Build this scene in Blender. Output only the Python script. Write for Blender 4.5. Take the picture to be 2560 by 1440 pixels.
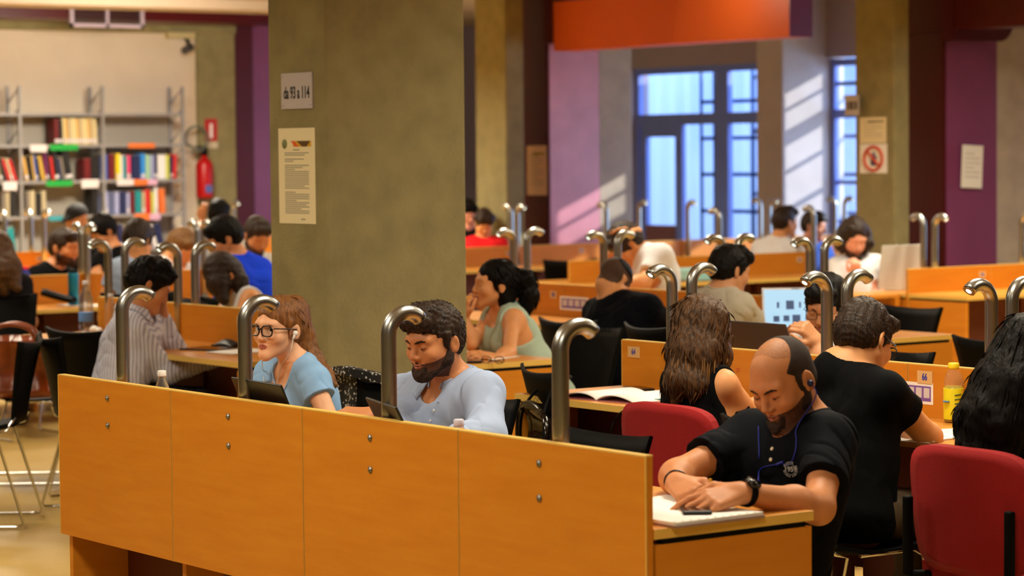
import bpy, bmesh, math, random
import numpy as np
from mathutils import Vector, Matrix
for o in list(bpy.data.objects): bpy.data.objects.remove(o, do_unlink=True)
SC = bpy.context.scene; COL = SC.collection
random.seed(7)
# ---------------------------------------------------------------- camera
FPX = 6484.96; PITCH = .05155; ROLL = .00932; YAW = .93802
CAM = np.array([4.92113, -4.01034, 1.66728])
fw = np.array([-math.sin(YAW)*math.cos(PITCH), math.cos(YAW)*math.cos(PITCH), -math.sin(PITCH)])
_rt = np.array([math.cos(YAW), math.sin(YAW), 0.]); _up = np.cross(_rt, fw)
rt = math.cos(ROLL)*_rt - math.sin(ROLL)*_up; up = math.sin(ROLL)*_rt + math.cos(ROLL)*_up
cd = bpy.data.cameras.new('camera'); cam = bpy.data.objects.new('camera', cd); COL.objects.link(cam)
cam.matrix_world = Matrix(((rt[0], up[0], -fw[0], CAM[0]), (rt[1], up[1], -fw[1], CAM[1]), (rt[2], up[2], -fw[2], CAM[2]), (0, 0, 0, 1)))
cd.sensor_width = 36; cd.lens = FPX*36/2560; cd.clip_end = 200; cd.clip_start = .1
cd.dof.use_dof = True; cd.dof.focus_distance = 8.4; cd.dof.aperture_fstop = 3.8
SC.camera = cam
SC.view_settings.view_transform = 'Standard'; SC.view_settings.look = 'None'; SC.view_settings.gamma = 1
SC.view_settings.exposure = 0.0
# ---------------------------------------------------------------- world, sun, ceiling light
W = bpy.data.worlds.new('sky'); SC.world = W; W.use_nodes = True
bg = W.node_tree.nodes['Background']; bg.inputs[0].default_value = (.55, .72, 1, 1); bg.inputs[1].default_value = 8
def lamp(kind, name, loc, energy, color, rot=None, size=None, sy=None, to=None, spread=None):
    l = bpy.data.lights.new(name, kind); l.energy = energy; l.color = color
    o = bpy.data.objects.new(name, l); COL.objects.link(o); o.location = loc
    if to is not None: o.rotation_euler = (Vector(to)).to_track_quat('-Z', 'Y').to_euler()
    if kind == 'AREA':
        l.size = size
        if sy: l.shape = 'RECTANGLE'; l.size_y = sy
        if spread: l.spread = spread
    return o
SUN = lamp('SUN', 'sun_light', (-8, 22, 10), 7.5, (1, .9, .74), to=(-.62, -1, -.42)); SUN.data.angle = .012
WARM = (1, .91, .70)
for (x, y, e) in ((2.2, -2.2, 75), (-1.6, -1.9, 70), (-.8, 1.2, 62), (-4.6, -.6, 55), (-2.2, 3.6, 80), (.6, 4.0, 40), (-8.2, 1.4, 60), (-7.6, 5.6, 70), (-11.6, 3.6, 80), (-4.2, 8.0, 150), (-11.2, 7.2, 40), (-15.4, 7.0, 330), (-15.5, 3.2, 70), (-7.2, 9.3, 110)):
    lamp('AREA', 'ceiling_light', (x, y, 3.12), e, WARM, size=1.2, sy=.6, to=(0, 0, -1), spread=2.75)
lamp('AREA', 'added_bookcase_fill', (-15.7, 7.4, 2.95), 70, (1, .92, .76), size=1.6, sy=.4, to=(-1, .12, -.36))  # fill added out of view to brighten the bookcase wall, no fitting there
# ---------------------------------------------------------------- pixel <-> place helpers (2560x1440 frame of the photograph)
def ray(px, py): return fw + rt*(px-1280)/FPX + up*(720-py)/FPX
def K(px, py, Z): return CAM + ray(px, py)*Z
def onV(px, py, V): d = ray(px, py); return CAM + d*((V-CAM[1])/d[1])
def onU(px, py, U): d = ray(px, py); return CAM + d*((U-CAM[0])/d[0])
def onZ(px, py, h): d = ray(px, py); return CAM + d*((h-CAM[2])/d[2])
def depth(p): return float((np.asarray(p)-CAM) @ fw)
def camdir(x, y, z):
    v = rt*x + up*y - fw*z; return v/np.linalg.norm(v)
def unit(v): v = np.asarray(v, float); return v/(np.linalg.norm(v)+1e-12)
# ---------------------------------------------------------------- materials
def s2l(c): return tuple(((x/255)/12.92 if x/255 <= .04045 else ((x/255+.055)/1.055)**2.4) for x in c)
MATS = {}
def mat(name, rgb, rough=.5, metal=0, noise=0, nscale=20, stretch=None, bump=0, bscale=None, trans=0, alpha=1, emit=0, spec=.5, coat=0, sheen=0, sss=0, lin=False, second=None, ior=1.45):
    if name in MATS: return MATS[name]
    m = bpy.data.materials.new(name); m.use_nodes = True; nt = m.node_tree; b = nt.nodes['Principled BSDF']
    c = rgb if lin else s2l(rgb); b.inputs['Base Color'].default_value = (*c, 1)
    b.inputs['Roughness'].default_value = rough; b.inputs['Metallic'].default_value = metal
    b.inputs['Specular IOR Level'].default_value = spec; b.inputs['IOR'].default_value = ior
    if trans: b.inputs['Transmission Weight'].default_value = trans
    if alpha < 1: b.inputs['Alpha'].default_value = alpha
    if coat: b.inputs['Coat Weight'].default_value = coat
    if sheen: b.inputs['Sheen Weight'].default_value = sheen
    if sss: b.inputs['Subsurface Weight'].default_value = sss; b.inputs['Subsurface Radius'].default_value = (.012, .005, .003); b.inputs['Subsurface Scale'].default_value = 1
    if emit: b.inputs['Emission Color'].default_value = (*c, 1); b.inputs['Emission Strength'].default_value = emit
    if noise or bump:
        tc = nt.nodes.new('ShaderNodeTexCoord'); mp = nt.nodes.new('ShaderNodeMapping'); nz = nt.nodes.new('ShaderNodeTexNoise')
        nt.links.new(tc.outputs['Object'], mp.inputs[0]); nt.links.new(mp.outputs[0], nz.inputs['Vector'])
        if stretch: mp.inputs['Scale'].default_value = stretch
        nz.inputs['Scale'].default_value = nscale; nz.inputs['Detail'].default_value = 5
        if noise:
            cr = nt.nodes.new('ShaderNodeValToRGB'); nt.links.new(nz.outputs['Fac'], cr.inputs[0])
            c2 = s2l(second) if second else tuple(min(1, x*(1+noise)) for x in c); c1 = tuple(x*(1-noise) for x in c)
            if second: c1 = c
            cr.color_ramp.elements[0].position = .3; cr.color_ramp.elements[1].position = .7
            cr.color_ramp.elements[0].color = (*c1, 1); cr.color_ramp.elements[1].color = (*c2, 1)
            nt.links.new(cr.outputs[0], b.inputs['Base Color'])
        if bump:
            bp = nt.nodes.new('ShaderNodeBump'); bp.inputs['Strength'].default_value = bump; bp.inputs['Distance'].default_value = .01
            if bscale:
                n2 = nt.nodes.new('ShaderNodeTexNoise'); n2.inputs['Scale'].default_value = bscale; n2.inputs['Detail'].default_value = 4
                nt.links.new(mp.outputs[0], n2.inputs['Vector']); nt.links.new(n2.outputs['Fac'], bp.inputs['Height'])
            else: nt.links.new(nz.outputs['Fac'], bp.inputs['Height'])
            nt.links.new(bp.outputs[0], b.inputs['Normal'])
    MATS[name] = m; return m
def stripes(name, c1, c2, scale, axis='X', rough=.8, duty=.5):
    if name in MATS: return MATS[name]
    m = mat(name, c1, rough); nt = m.node_tree; b = nt.nodes['Principled BSDF']
    tc = nt.nodes.new('ShaderNodeTexCoord'); wv = nt.nodes.new('ShaderNodeTexWave'); cr = nt.nodes.new('ShaderNodeValToRGB')
    mp = nt.nodes.new('ShaderNodeMapping'); mp.inputs['Rotation'].default_value = (0, 0, -math.pi/4); nt.links.new(tc.outputs['Object'], mp.inputs[0]); wv.bands_direction = axis; wv.inputs['Scale'].default_value = scale; wv.inputs['Distortion'].default_value = 0
    nt.links.new(mp.outputs[0], wv.inputs[0]); nt.links.new(wv.outputs['Fac'], cr.inputs[0])
    cr.color_ramp.elements[0].position = duty-.12; cr.color_ramp.elements[1].position = duty+.12
    cr.color_ramp.elements[0].color = (*s2l(c2), 1); cr.color_ramp.elements[1].color = (*s2l(c1), 1)
    nt.links.new(cr.outputs[0], b.inputs['Base Color']); return m
def dots(name, base, dot, scale, rad=.22):
    m = mat(name, base, .8); nt = m.node_tree; b = nt.nodes['Principled BSDF']
    tc = nt.nodes.new('ShaderNodeTexCoord'); v = nt.nodes.new('ShaderNodeTexVoronoi'); cr = nt.nodes.new('ShaderNodeValToRGB')
    v.inputs['Scale'].default_value = scale; nt.links.new(tc.outputs['Object'], v.inputs['Vector']); nt.links.new(v.outputs['Distance'], cr.inputs[0])
    cr.color_ramp.elements[0].position = rad; cr.color_ramp.elements[1].position = rad+.06
    cr.color_ramp.elements[0].color = (*s2l(dot), 1); cr.color_ramp.elements[1].color = (*s2l(base), 1)
    nt.links.new(cr.outputs[0], b.inputs['Base Color']); return m
WOOD = mat('beech_veneer', (206, 132, 36), .42, noise=1, nscale=3.2, stretch=(1, 1, 9), second=(196, 120, 28), spec=.35)
WOODT = mat('beech_top', (210, 142, 60), .35, noise=1, nscale=3, stretch=(1.2, 6, 6), second=(200, 130, 48), spec=.4)
EDGE = mat('beech_edge_band', (222, 182, 92), .45)
STEEL = mat('brushed_steel', (172, 174, 172), .3, 1, bump=.05, nscale=60, stretch=(1, 1, .05))
CHROME = mat('chrome', (215, 213, 208), .12, 1)
BLACKP = mat('black_plastic', (5, 5, 5), .6, spec=.12)
REDF = mat('red_upholstery', (146, 3, 7), .85, bump=.15, nscale=300, noise=.12)
CONC = mat('raw_concrete', (136, 126, 88), .9, noise=.14, nscale=7, bump=.25, bscale=55)
CONC2 = mat('pale_concrete', (176, 164, 150), .9, noise=.12, nscale=5, bump=.2, bscale=40)
MAROON = mat('maroon_gloss_paint', (74, 12, 14), .38, spec=.35)
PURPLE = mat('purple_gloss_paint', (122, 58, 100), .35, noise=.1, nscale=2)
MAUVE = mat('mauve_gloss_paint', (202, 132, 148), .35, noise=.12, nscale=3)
ORANGE = mat('orange_paint', (206, 90, 26), .5)
WALLM = mat('cream_wall_paint', (214, 200, 180), .85, noise=.03, nscale=4)
CEIL = mat('ceiling_paint', (190, 172, 150), .9)
FLOORM = mat('ochre_linoleum', (206, 172, 100), .3, noise=.08, nscale=3, spec=.4)
PAPER = mat('white_paper', (236, 234, 230), .8)
PAPERY = mat('yellowed_paper', (226, 214, 176), .8)
SHELFM = mat('grey_shelf_metal', (150, 148, 150), .4, .3)
GLASSP = mat('clear_plastic', (235, 240, 245), .08, trans=.95, ior=1.3)
INK = mat('black_ink', (20, 20, 22), .7)
GREYINK = mat('grey_print', (150, 146, 130), .8)
# ---------------------------------------------------------------- object helpers
def add(o, parent=None):
    COL.objects.link(o)
    if parent is not None: o.parent = parent
    return o
def tag(o, label=None, cat=None, group=None, kind=None):
    if label: o['label'] = label
    if cat: o['category'] = cat
    if group: o['group'] = group
    if kind: o['kind'] = kind
    return o
def empty(name, loc=(0, 0, 0), rz=0, label=None, cat=None, group=None):
    o = bpy.data.objects.new(name, None); o.location = tuple(float(v) for v in loc); o.rotation_euler = (0, 0, rz); o.empty_display_size = .1
    add(o); return tag(o, label, cat, group)
def copy_tree(o, parent=None):
    c = o.copy(); COL.objects.link(c)
    if parent is not None: c.parent = parent
    for ch in [x for x in bpy.data.objects if x.parent == o]: copy_tree(ch, c)
    return c
class MB:
    def __init__(s): s.bm = bmesh.new()
    def box(s, x0, x1, y0, y1, z0, z1, M=None, bev=0):
        r = bmesh.ops.create_cube(s.bm, size=1); vs = r['verts']
        for v in vs: v.co = Vector((x0+(v.co.x+.5)*(x1-x0), y0+(v.co.y+.5)*(y1-y0), z0+(v.co.z+.5)*(z1-z0)))
        if bev:
            es = list({e for v in vs for e in v.link_edges})
            q = bmesh.ops.bevel(s.bm, geom=es, offset=bev, segments=2, profile=.5, affect='EDGES'); vs = list({v for f in q['faces'] for v in f.verts} | {v for v in vs if v.is_valid})
        if M is not None: bmesh.ops.transform(s.bm, matrix=M, verts=[v for v in vs if v.is_valid])
        return s
    def quad(s, *pts):
        s.bm.faces.new([s.bm.verts.new(tuple(float(c) for c in p)) for p in pts]); return s
    def prism(s, prof, f0, f1):
        a = [s.bm.verts.new(f0(p)) for p in prof]; b = [s.bm.verts.new(f1(p)) for p in prof]; n = len(prof)
        s.bm.faces.new(a[::-1]); s.bm.faces.new(b)
        for i in range(n): s.bm.faces.new((a[i], a[(i+1) % n], b[(i+1) % n], b[i]))
        return s
    def tube(s, pts, r, n=12, cap=True, closed=False, smooth=True):
        pts = [np.asarray(p, float) for p in pts]; m = len(pts); rr = r if hasattr(r, '__len__') else [r]*m
        rings = []; prev = None
        for i in range(m):
            t = unit(pts[(i+1) % m]-pts[i-1]) if closed else unit(pts[min(i+1, m-1)]-pts[max(i-1, 0)])
            if prev is None:
                a = np.array([0, 0, 1.]) if abs(t[2]) < .9 else np.array([1., 0, 0]); x = unit(np.cross(t, a))
            else: x = unit(prev - t*(prev@t))
            prev = x; y = np.cross(t, x)
            rings.append([s.bm.verts.new(tuple(pts[i]+rr[i]*(math.cos(2*math.pi*k/n)*x+math.sin(2*math.pi*k/n)*y))) for k in range(n)])
        for i in range(m if closed else m-1):
            A, B = rings[i], rings[(i+1) % m]
            for k in range(n):
                f = s.bm.faces.new((A[k], A[(k+1) % n], B[(k+1) % n], B[k])); f.smooth = smooth
        if cap and not closed: s.bm.faces.new(rings[0][::-1]); s.bm.faces.new(rings[-1])
        return s
    def lathe(s, prof, c=(0, 0, 0), n=20, M=None):
        rings = []; vs = []
        for (r, z) in prof:
            R = [s.bm.verts.new((c[0]+max(r, 1e-4)*math.cos(2*math.pi*k/n), c[1]+max(r, 1e-4)*math.sin(2*math.pi*k/n), c[2]+z)) for k in range(n)]; rings.append(R); vs += R
        for A, B in zip(rings, rings[1:]):
            for k in range(n): f = s.bm.faces.new((A[k], A[(k+1) % n], B[(k+1) % n], B[k])); f.smooth = True
        s.bm.faces.new(rings[0][::-1]); s.bm.faces.new(rings[-1])
        if M is not None: bmesh.ops.transform(s.bm, matrix=M, verts=vs)
        return s
    def sphere(s, c, r, M=None, n=16, m=10):
        q = bmesh.ops.create_uvsphere(s.bm, u_segments=n, v_segments=m, radius=1)
        rr = r if hasattr(r, '__len__') else (r, r, r)
        X = Matrix.Translation(Vector([float(v) for v in c])) @ (M.to_4x4() if M is not None else Matrix()) @ Matrix.Diagonal((*rr, 1))
        bmesh.ops.transform(s.bm, matrix=X, verts=q['verts'])
        for v in q['verts']:
            for f in v.link_faces: f.smooth = True
        return s
    def grid(s, fn, nu, nv, thick=0, closed_u=False):
        P = np.array([[fn(i/nu, j/nv) for j in range(nv+1)] for i in range(nu+1)], float)
        def lay(Q, flip):
            V = [[s.bm.verts.new(tuple(Q[i, j])) for j in range(nv+1)] for i in range(nu+1)]
            for i in range(nu):
                for j in range(nv):
                    q = (V[i][j], V[i+1][j], V[i+1][j+1], V[i][j+1]); f = s.bm.faces.new(q[::-1] if flip else q); f.smooth = True
            return V
        if not thick: lay(P, False); return s
        du = np.gradient(P, axis=0); dv = np.gradient(P, axis=1); N = np.cross(du, dv); N /= (np.linalg.norm(N, axis=2, keepdims=True)+1e-12)
        A = lay(P+N*thick/2, False); B = lay(P-N*thick/2, True)
        edge = [(i, 0) for i in range(nu+1)]+[(nu, j) for j in range(1, nv+1)]+[(i, nv) for i in range(nu-1, -1, -1)]+[(0, j) for j in range(nv-1, 0, -1)]
        for a, b in zip(edge, edge[1:]+edge[:1]): s.bm.faces.new((A[a[0]][a[1]], B[a[0]][a[1]], B[b[0]][b[1]], A[b[0]][b[1]]))
        return s
    def build(s, name, m, parent=None, loc=None, rz=0, mi=None):
        me = bpy.data.meshes.new(name); bmesh.ops.recalc_face_normals(s.bm, faces=s.bm.faces[:]); s.bm.to_mesh(me); s.bm.free()
        for x in (m if isinstance(m, (list, tuple)) else [m]): me.materials.append(x)
        o = bpy.data.objects.new(name, me); add(o, parent)
        if loc is not None: o.location = tuple(float(v) for v in loc)
        if rz: o.rotation_euler = (0, 0, rz)
        return o
def struct(o): o['kind'] = 'structure'; return o
def text_mesh(name, body, size, m, parent, M, ext=.0006, sx=1):
    cu = bpy.data.curves.new(name, 'FONT'); cu.body = body; cu.size = size; cu.align_x = 'CENTER'; cu.align_y = 'CENTER'; cu.extrude = ext; cu.offset = size*.02
    t = bpy.data.objects.new(name+'_src', cu); COL.objects.link(t)
    dg = bpy.context.evaluated_depsgraph_get(); me = bpy.data.meshes.new_from_object(t.evaluated_get(dg)); bpy.data.objects.remove(t, do_unlink=True)
    me.transform(M @ Matrix.Diagonal((sx, 1, 1, 1))); me.materials.clear(); me.materials.append(m)
    o = bpy.data.objects.new(name, me); add(o, parent); return o
def face_matrix(o, x, y):     # local x,y,z axes -> frame at o; text lies in x,y
    x = unit(x); y = unit(y); z = np.cross(x, y)
    return Matrix(((x[0], y[0], z[0], o[0]), (x[1], y[1], z[1], o[1]), (x[2], y[2], z[2], o[2]), (0, 0, 0, 1)))
# ================================================================ the room
CZ = 3.22
struct(MB().box(-26, 9, -9, 19, -.1, 0).build('floor', FLOORM))
struct(MB().box(-26, 9, -9, 14.4, CZ, CZ+.2).build('ceiling', CEIL))
GREYW = mat('grey_blue_wall', (120, 116, 122), .85)
struct(MB().box(-24.3, -24, -9, 14.4, 0, CZ).build('wall_back', GREYW))
struct(MB().box(8.5, 8.7, -9, 14.4, 0, CZ).build('wall_right', MAROON))
struct(MB().box(-24, 8.5, -8.7, -8.5, 0, CZ).build('wall_front', CONC))
LU = -19.0
a = onU(495, 300, LU)
struct(MB().box(LU-.2, LU, -8.5, a[1]+.1, 0, CZ).build('wall_left', WALLM))
def boxU(name, m, x0, x1, y0, y1, U, th, z0=None, z1=None, bev=0.0):     # block whose +U face covers the given outline
    A = onU(x0, (y0+y1)/2, U); B = onU(x1, (y0+y1)/2, U)
    zt = onU((x0+x1)/2, y0, U)[2] if z1 is None else z1; zb = onU((x0+x1)/2, y1, U)[2] if z0 is None else z0
    return struct(MB().box(U-th, U, A[1], B[1], zb, zt, bev=bev).build(name, m))
def boxV(name, m, x0, x1, y0, y1, V, th, z0=None, z1=None, bev=0.0):
    A = onV(x0, (y0+y1)/2, V); B = onV(x1, (y0+y1)/2, V)
    zt = onV((x0+x1)/2, y0, V)[2] if z1 is None else z1; zb = onV((x0+x1)/2, y1, V)[2] if z0 is None else z0
    return struct(MB().box(A[0], B[0], V, V+th, zb, zt, bev=bev).build(name, m))
# concrete frame along the shelf wall, maroon frame beside it
boxU('column_concrete', CONC, 500, 592, 300, 600, LU+.06, .3, 0, 2.98, .01)
boxU('beam_concrete', CONC, -80, 592, 52, 78, LU+.12, .3, None, 3.12, .02)
boxU('column_maroon', MAROON, 592, 636, 300, 600, LU+.05, .4, 0, CZ)
boxU('beam_maroon', MAROON, -120, 700, 22, 50, LU+.75, .5, None, CZ-.02)
boxU('column_purple', PURPLE, 636, 720, 300, 600, LU+.03, .4, 0, CZ)
boxU('beam_tan', CEIL, -200, 1100, -60, 20, LU+1.6, .6, None, CZ-.005)
# ---- front pillar
def pillar(name, m, xl, xc, xr, V, y=450, z1=CZ, bev=.015, z0=0, xr_plane=None):
    c = onV(xc, y, V); l = onV(xl, y, V); r_ = onU(xr, y, c[0])
    o = struct(MB().box(l[0], c[0], V, r_[1], z0, z1, bev=bev).build(name, m)); return c, l, r_
PC, PL, PR = pillar('pillar_front', CONC, 673, 815, 1166, 1.80)
# ---- right hand frames: concrete pier, then maroon portal, pale pier behind
cA = pillar('column_concrete', CONC, 1190, 1266, 1312, 10.3)
cB = pillar('column_concrete', CONC, 2138, 2236, 2274, 10.3)
pA = pillar('column_maroon', MAROON, 1300, 1370, 1376, 10.84)
pB = pillar('column_maroon', MAROON, 2262, 2361, 2366, 10.84)
def flank(name, m, base, xr, z1):       # the painted flank of a portal, facing the windows
    U = base[0][0]; V0 = base[2][1]; r_ = onU(xr, 420, U)
    struct(MB().box(base[1][0], U, V0, r_[1], 0, z1).build(name, m)); return r_[1]
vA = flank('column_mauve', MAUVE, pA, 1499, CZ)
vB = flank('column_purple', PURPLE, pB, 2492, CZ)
def pier(base, V0, xr):
    U = base[0][0]; r_ = onU(xr, 420, U-.02); struct(MB().box(U-.5, U-.02, V0+.004, r_[1], 0, CZ, bev=.02).build('pier_pale', CONC2)); return r_
rA = pier(pA, vA, 1582); rB = pier(pB, vB, 2640)
# beams of the portals
bz = onV(2000, 91, 10.84)[2]
e0 = pA[0][0]+.16+.45; e1 = onV(1973, 60, 10.8)[0]
struct(MB().box(e0-.45, e1, 10.80, 11.06, bz, CZ-.13).build('beam_orange', ORANGE))
struct(MB().box(e1, e1+.006, 10.80, 11.06, bz, CZ-.13).build('trim_1', PURPLE))
bz2 = onV(2480, 62, 10.8)[2]
struct(MB().box(pB[1][0]-.02, pB[0][0]+4.6, 10.79, 11.1, bz2-.02, CZ-.003).build('beam_maroon', MAROON))
def cap_beam(base, V0, V1, zb):      # beam running over the painted flank with a rounded underside
    U = base[0][0]; prof = []
    R_ = .16
    for k in range(7): a_ = math.pi/2*k/6; prof.append((V1-R_+R_*math.sin(a_), zb+R_-R_*math.cos(a_)))
    prof = [(V0, zb)]+prof+[(V1, CZ-.006), (V0, CZ-.006)]
    struct(MB().prism(prof, lambda p: (U+.012, p[0], p[1]), lambda p: (U+.16, p[0], p[1])).build('beam_maroon', MAROON))
cap_beam(pA, 10.79, vA+.02, onU(1440, 112, pA[0][0])[2]); cap_beam(pB, 10.785, vB+.02, onU(2430, 105, pB[0][0])[2])
# ---- window wall
WV = 14.2; FR = mat('slate_frame_with_glare', (112, 132, 214), .5); HDR = mat('lilac_grey_render', (150, 138, 152), .85)  # slate frame paint, with the blue window glare mixed into its colour
wx = lambda x, y=300: onV(x, y, WV)[0]
wz = lambda y, x=1735: onV(x, y, WV)[2]
U1, U2 = wx(1578), wx(1893); zt = wz(165); UP = wx(2062)
pl = onV(1891, 400, 13.6); pc = onV(1956, 400, 13.6)
struct(MB().box(pl[0], pc[0], 13.6, WV+.25, 0, CZ, bev=.02).build('pier_window', mat('white_plaster', (190, 182, 184), .85, noise=.05, nscale=4)))
for (x0, x1, z0, z1) in ((-24, U1, 0, CZ), (U1, pl[0], zt, CZ), (pc[0], -8.6, zt+.02, CZ), (pc[0], -8.6, 0, .55), (-8.6, 8.5, 0, CZ)):
    struct(MB().box(x0, x1, WV, WV+.25, z0, z1).build('wall_window', HDR))
WG = bpy.data.materials.new('window_glass'); WG.use_nodes = True; nt = WG.node_tree; nt.nodes.remove(nt.nodes['Principled BSDF'])
t_ = nt.nodes.new('ShaderNodeBsdfTransparent'); g_ = nt.nodes.new('ShaderNodeBsdfGlossy'); mx = nt.nodes.new('ShaderNodeMixShader'); g_.inputs['Roughness'].default_value = .03; mx.inputs[0].default_value = .05
t_.inputs[0].default_value = (.9, .95, 1, 1)
nt.links.new(t_.outputs[0], mx.inputs[1]); nt.links.new(g_.outputs[0], mx.inputs[2]); nt.links.new(mx.outputs[0], nt.nodes['Material Output'].inputs[0])
def window(name, bars, panes):
    o = None; mb = MB()
    for q, (x0, x1, z0, z1) in enumerate(bars): mb.box(x0, x1, WV+.06+.0015*q, WV+.13-.0015*q, z0, z1)
    o = struct(mb.build(name, FR)); p = MB()
    for (x0, x1, z0, z1) in panes: p.box(x0, x1, WV+.09, WV+.098, z0, z1)
    struct(p.build('window_pane', WG, o))
    return o
zm = wz(290); m0, m1 = wx(1776), wx(1809)
d0, d1 = wx(1596), wx(1684)
bars = [(U1, U1+.06, 0, zt), (m0, m1, 0, zt), (U2-.04, U2+.1, 0, zt), (U1, U2, zt-.07, zt), (U1, U2, zm-.09, zm+.03),
        (d0-.05, d0+.05, .1, zm-.09), (d1-.06, d1+.06, .1, zm-.09), (d0, d1, zm-.22, zm-.09), (d0, d1, wz(596), wz(566))]
window('window_1', bars, [(U1, U2, .1, zt)])
b2 = [(pc[0]-.02, pc[0]+.06, .55, zt), (-8.7, -8.6, .55, zt), (pc[0], -8.6, zt-.07, zt), (pc[0], -8.6, zm-.06, zm+.03), (pc[0], -8.6, .55, .62)]
for k in range(1, 14): b2.append((pc[0]+k*.62-.025, pc[0]+k*.62+.025, .55, zt))
for zz in (.95, 1.35, 2.35): b2.append((pc[0], -8.6, zz-.02, zz+.02))
window('window_2', b2, [(pc[0], -8.6, .55, zt)])
struct(MB().box(d0+.05, d1-.05, WV+.05, WV+.14, .1, wz(566)).build('door_1', mat('plum_door_panel', (120, 84, 92), .5)))
# security grille outside
GR = mat('grille_paint', (52, 74, 122), .5)
g = MB()
for y in (252, 345, 437, 530): zz = wz(y, 1800); g.box(wx(1700), U2+.6, WV+.28, WV+.31, zz-.02, zz+.02)
for x in (1702, 1735, 1850, 1872): g.box(wx(x)-.012, wx(x)+.012, WV+.28, WV+.31, 0, zt)
tag(g.build('security_grille', GR), 'blue barred security grille outside the left window', 'grille')
g = MB()
for y in (252, 345, 437, 530): zz = wz(y, 1800); g.box(pc[0]-.3, pc[0]+2.2, WV+.3, WV+.33, zz-.02, zz+.02)
for k in range(4): g.box(pc[0]+.2+k*.35, pc[0]+.22+k*.35, WV+.3, WV+.33, 0, zt)
tag(g.build('security_grille', GR), 'blue barred grille outside the narrow window strip right of the sunlit pier', 'grille')
# corrugated translucent fence and scaffold in the yard
FEN = bpy.data.materials.new('translucent_sheet'); FEN.use_nodes = True; nt = FEN.node_tree; nt.nodes.remove(nt.nodes['Principled BSDF'])
df = nt.nodes.new('ShaderNodeBsdfDiffuse'); tl = nt.nodes.new('ShaderNodeBsdfTranslucent'); mx = nt.nodes.new('ShaderNodeMixShader'); mx.inputs[0].default_value = .5
df.inputs[0].default_value = (.46, .54, .70, 1); tl.inputs[0].default_value = (.46, .54, .70, 1)
nt.links.new(df.outputs[0], mx.inputs[1]); nt.links.new(tl.outputs[0], mx.inputs[2]); nt.links.new(mx.outputs[0], nt.nodes['Material Output'].inputs[0])
def wave(u, v): x = -27+u*12.9; return (x, 16.5+.15*math.sin(x*2*math.pi/.27), v*3.3)
tag(MB().grid(wave, 520, 1).build('corrugated_fence', FEN), 'pale corrugated sheet fence standing beyond the windows', 'fence')
sc_ = empty('scaffold_tower', (wx(1775)+.2, 15.3, 0), 0, 'steel tube scaffold tower in the yard between the windows and the fence', 'scaffold')
for dx in (-.75, .35): MB().tube([(dx, 0, 0), (dx, 0, 2.75)], .025, 8).build('upright', GR, sc_)
for zz in (.5, 1.2, 1.9, 2.5): MB().tube([(-.75, 0, zz), (.35, 0, zz)], .02, 8).build('rail', GR, sc_)
for (za, zb) in ((.5, 1.2), (1.9, 1.2), (1.9, 2.5)): MB().tube([(-.75, .03, za), (.35, .03, zb)], .015, 8).build('brace', GR, sc_)
tr = empty('tree', (wx(1740), 18.2, 0), 0, 'leafy green tree behind the pale fence', 'tree')
MB().tube([(0, 0, 0), (.05, 0, 1.8), (0, 0, 3)], [.12, .09, .05]).build('trunk', mat('bark', (80, 62, 46), .9), tr)
mb = MB(); rr = random.Random(3)
for k in range(26): mb.sphere((rr.uniform(-1.3, 1.3), rr.uniform(-.6, .6), 3.3+rr.uniform(-.7, 1)), rr.uniform(.25, .5), n=8, m=6)
mb.build('foliage', mat('leaves', (96, 130, 60), .8, noise=.4, nscale=14), tr)
# orange-lit ceiling spot over the beam
lamp('SPOT', 'beam_spot', tuple(onV(1735, 8, 10.25)+np.array([0, 0, .10])), 9, (1, .88, .66), to=(.05, 1, -.25)).data.spot_size = 2.2
# ---- fittings on the walls
g0 = onU(265, 35, LU+.76); f = empty('air_grille', (LU+.76, g0[1], g0[2]), 0, 'white framed double air grille on the maroon beam above the bookcase', 'air vent')
wd = onU(358, 35, LU+.76)[1]-onU(174, 35, LU+.76)[1]; hh = .135
mb = MB(); GW = mat('white_lilac_plastic', (180, 164, 182), .5)
for (y0, y1, z0, z1) in ((-wd/2, wd/2, -hh, -hh+.035), (-wd/2, wd/2, hh-.03, hh), (-wd/2, -wd/2+.035, -hh, hh), (wd/2-.035, wd/2, -hh, hh), (-.015, .015, -hh, hh)): mb.box(0, .035, y0, y1, z0, z1)
mb.build('frame', GW, f)
mb = MB()
for k in range(9): mb.box(.004, .02, -wd/2+.03, wd/2-.03, -hh+.04+k*.025, -hh+.05+k*.025)
mb.build('louvres', mat('dark_louvre', (34, 30, 30), .6), f)
c0 = onU(462, 96, LU+.12); cm = empty('security_camera', (LU+.12, c0[1], c0[2]), 0, 'small dark dome-nosed security camera under the concrete beam beside the cream wall', 'camera')
MB().box(-.05, .02, -.2, .12, .0, .06).build('bracket', mat('cream_metal', (196, 180, 130), .5), cm)
MB().tube([(0, .02, 0), (.04, .02, -.06), (.06, 0, -.09)], .018).build('arm', BLACKP, cm)
MB().tube([(.02, .06, -.09), (.1, -.06, -.13)], .04, 14).build('housing', mat('grey_plastic', (70, 68, 70), .4), cm)
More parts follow.
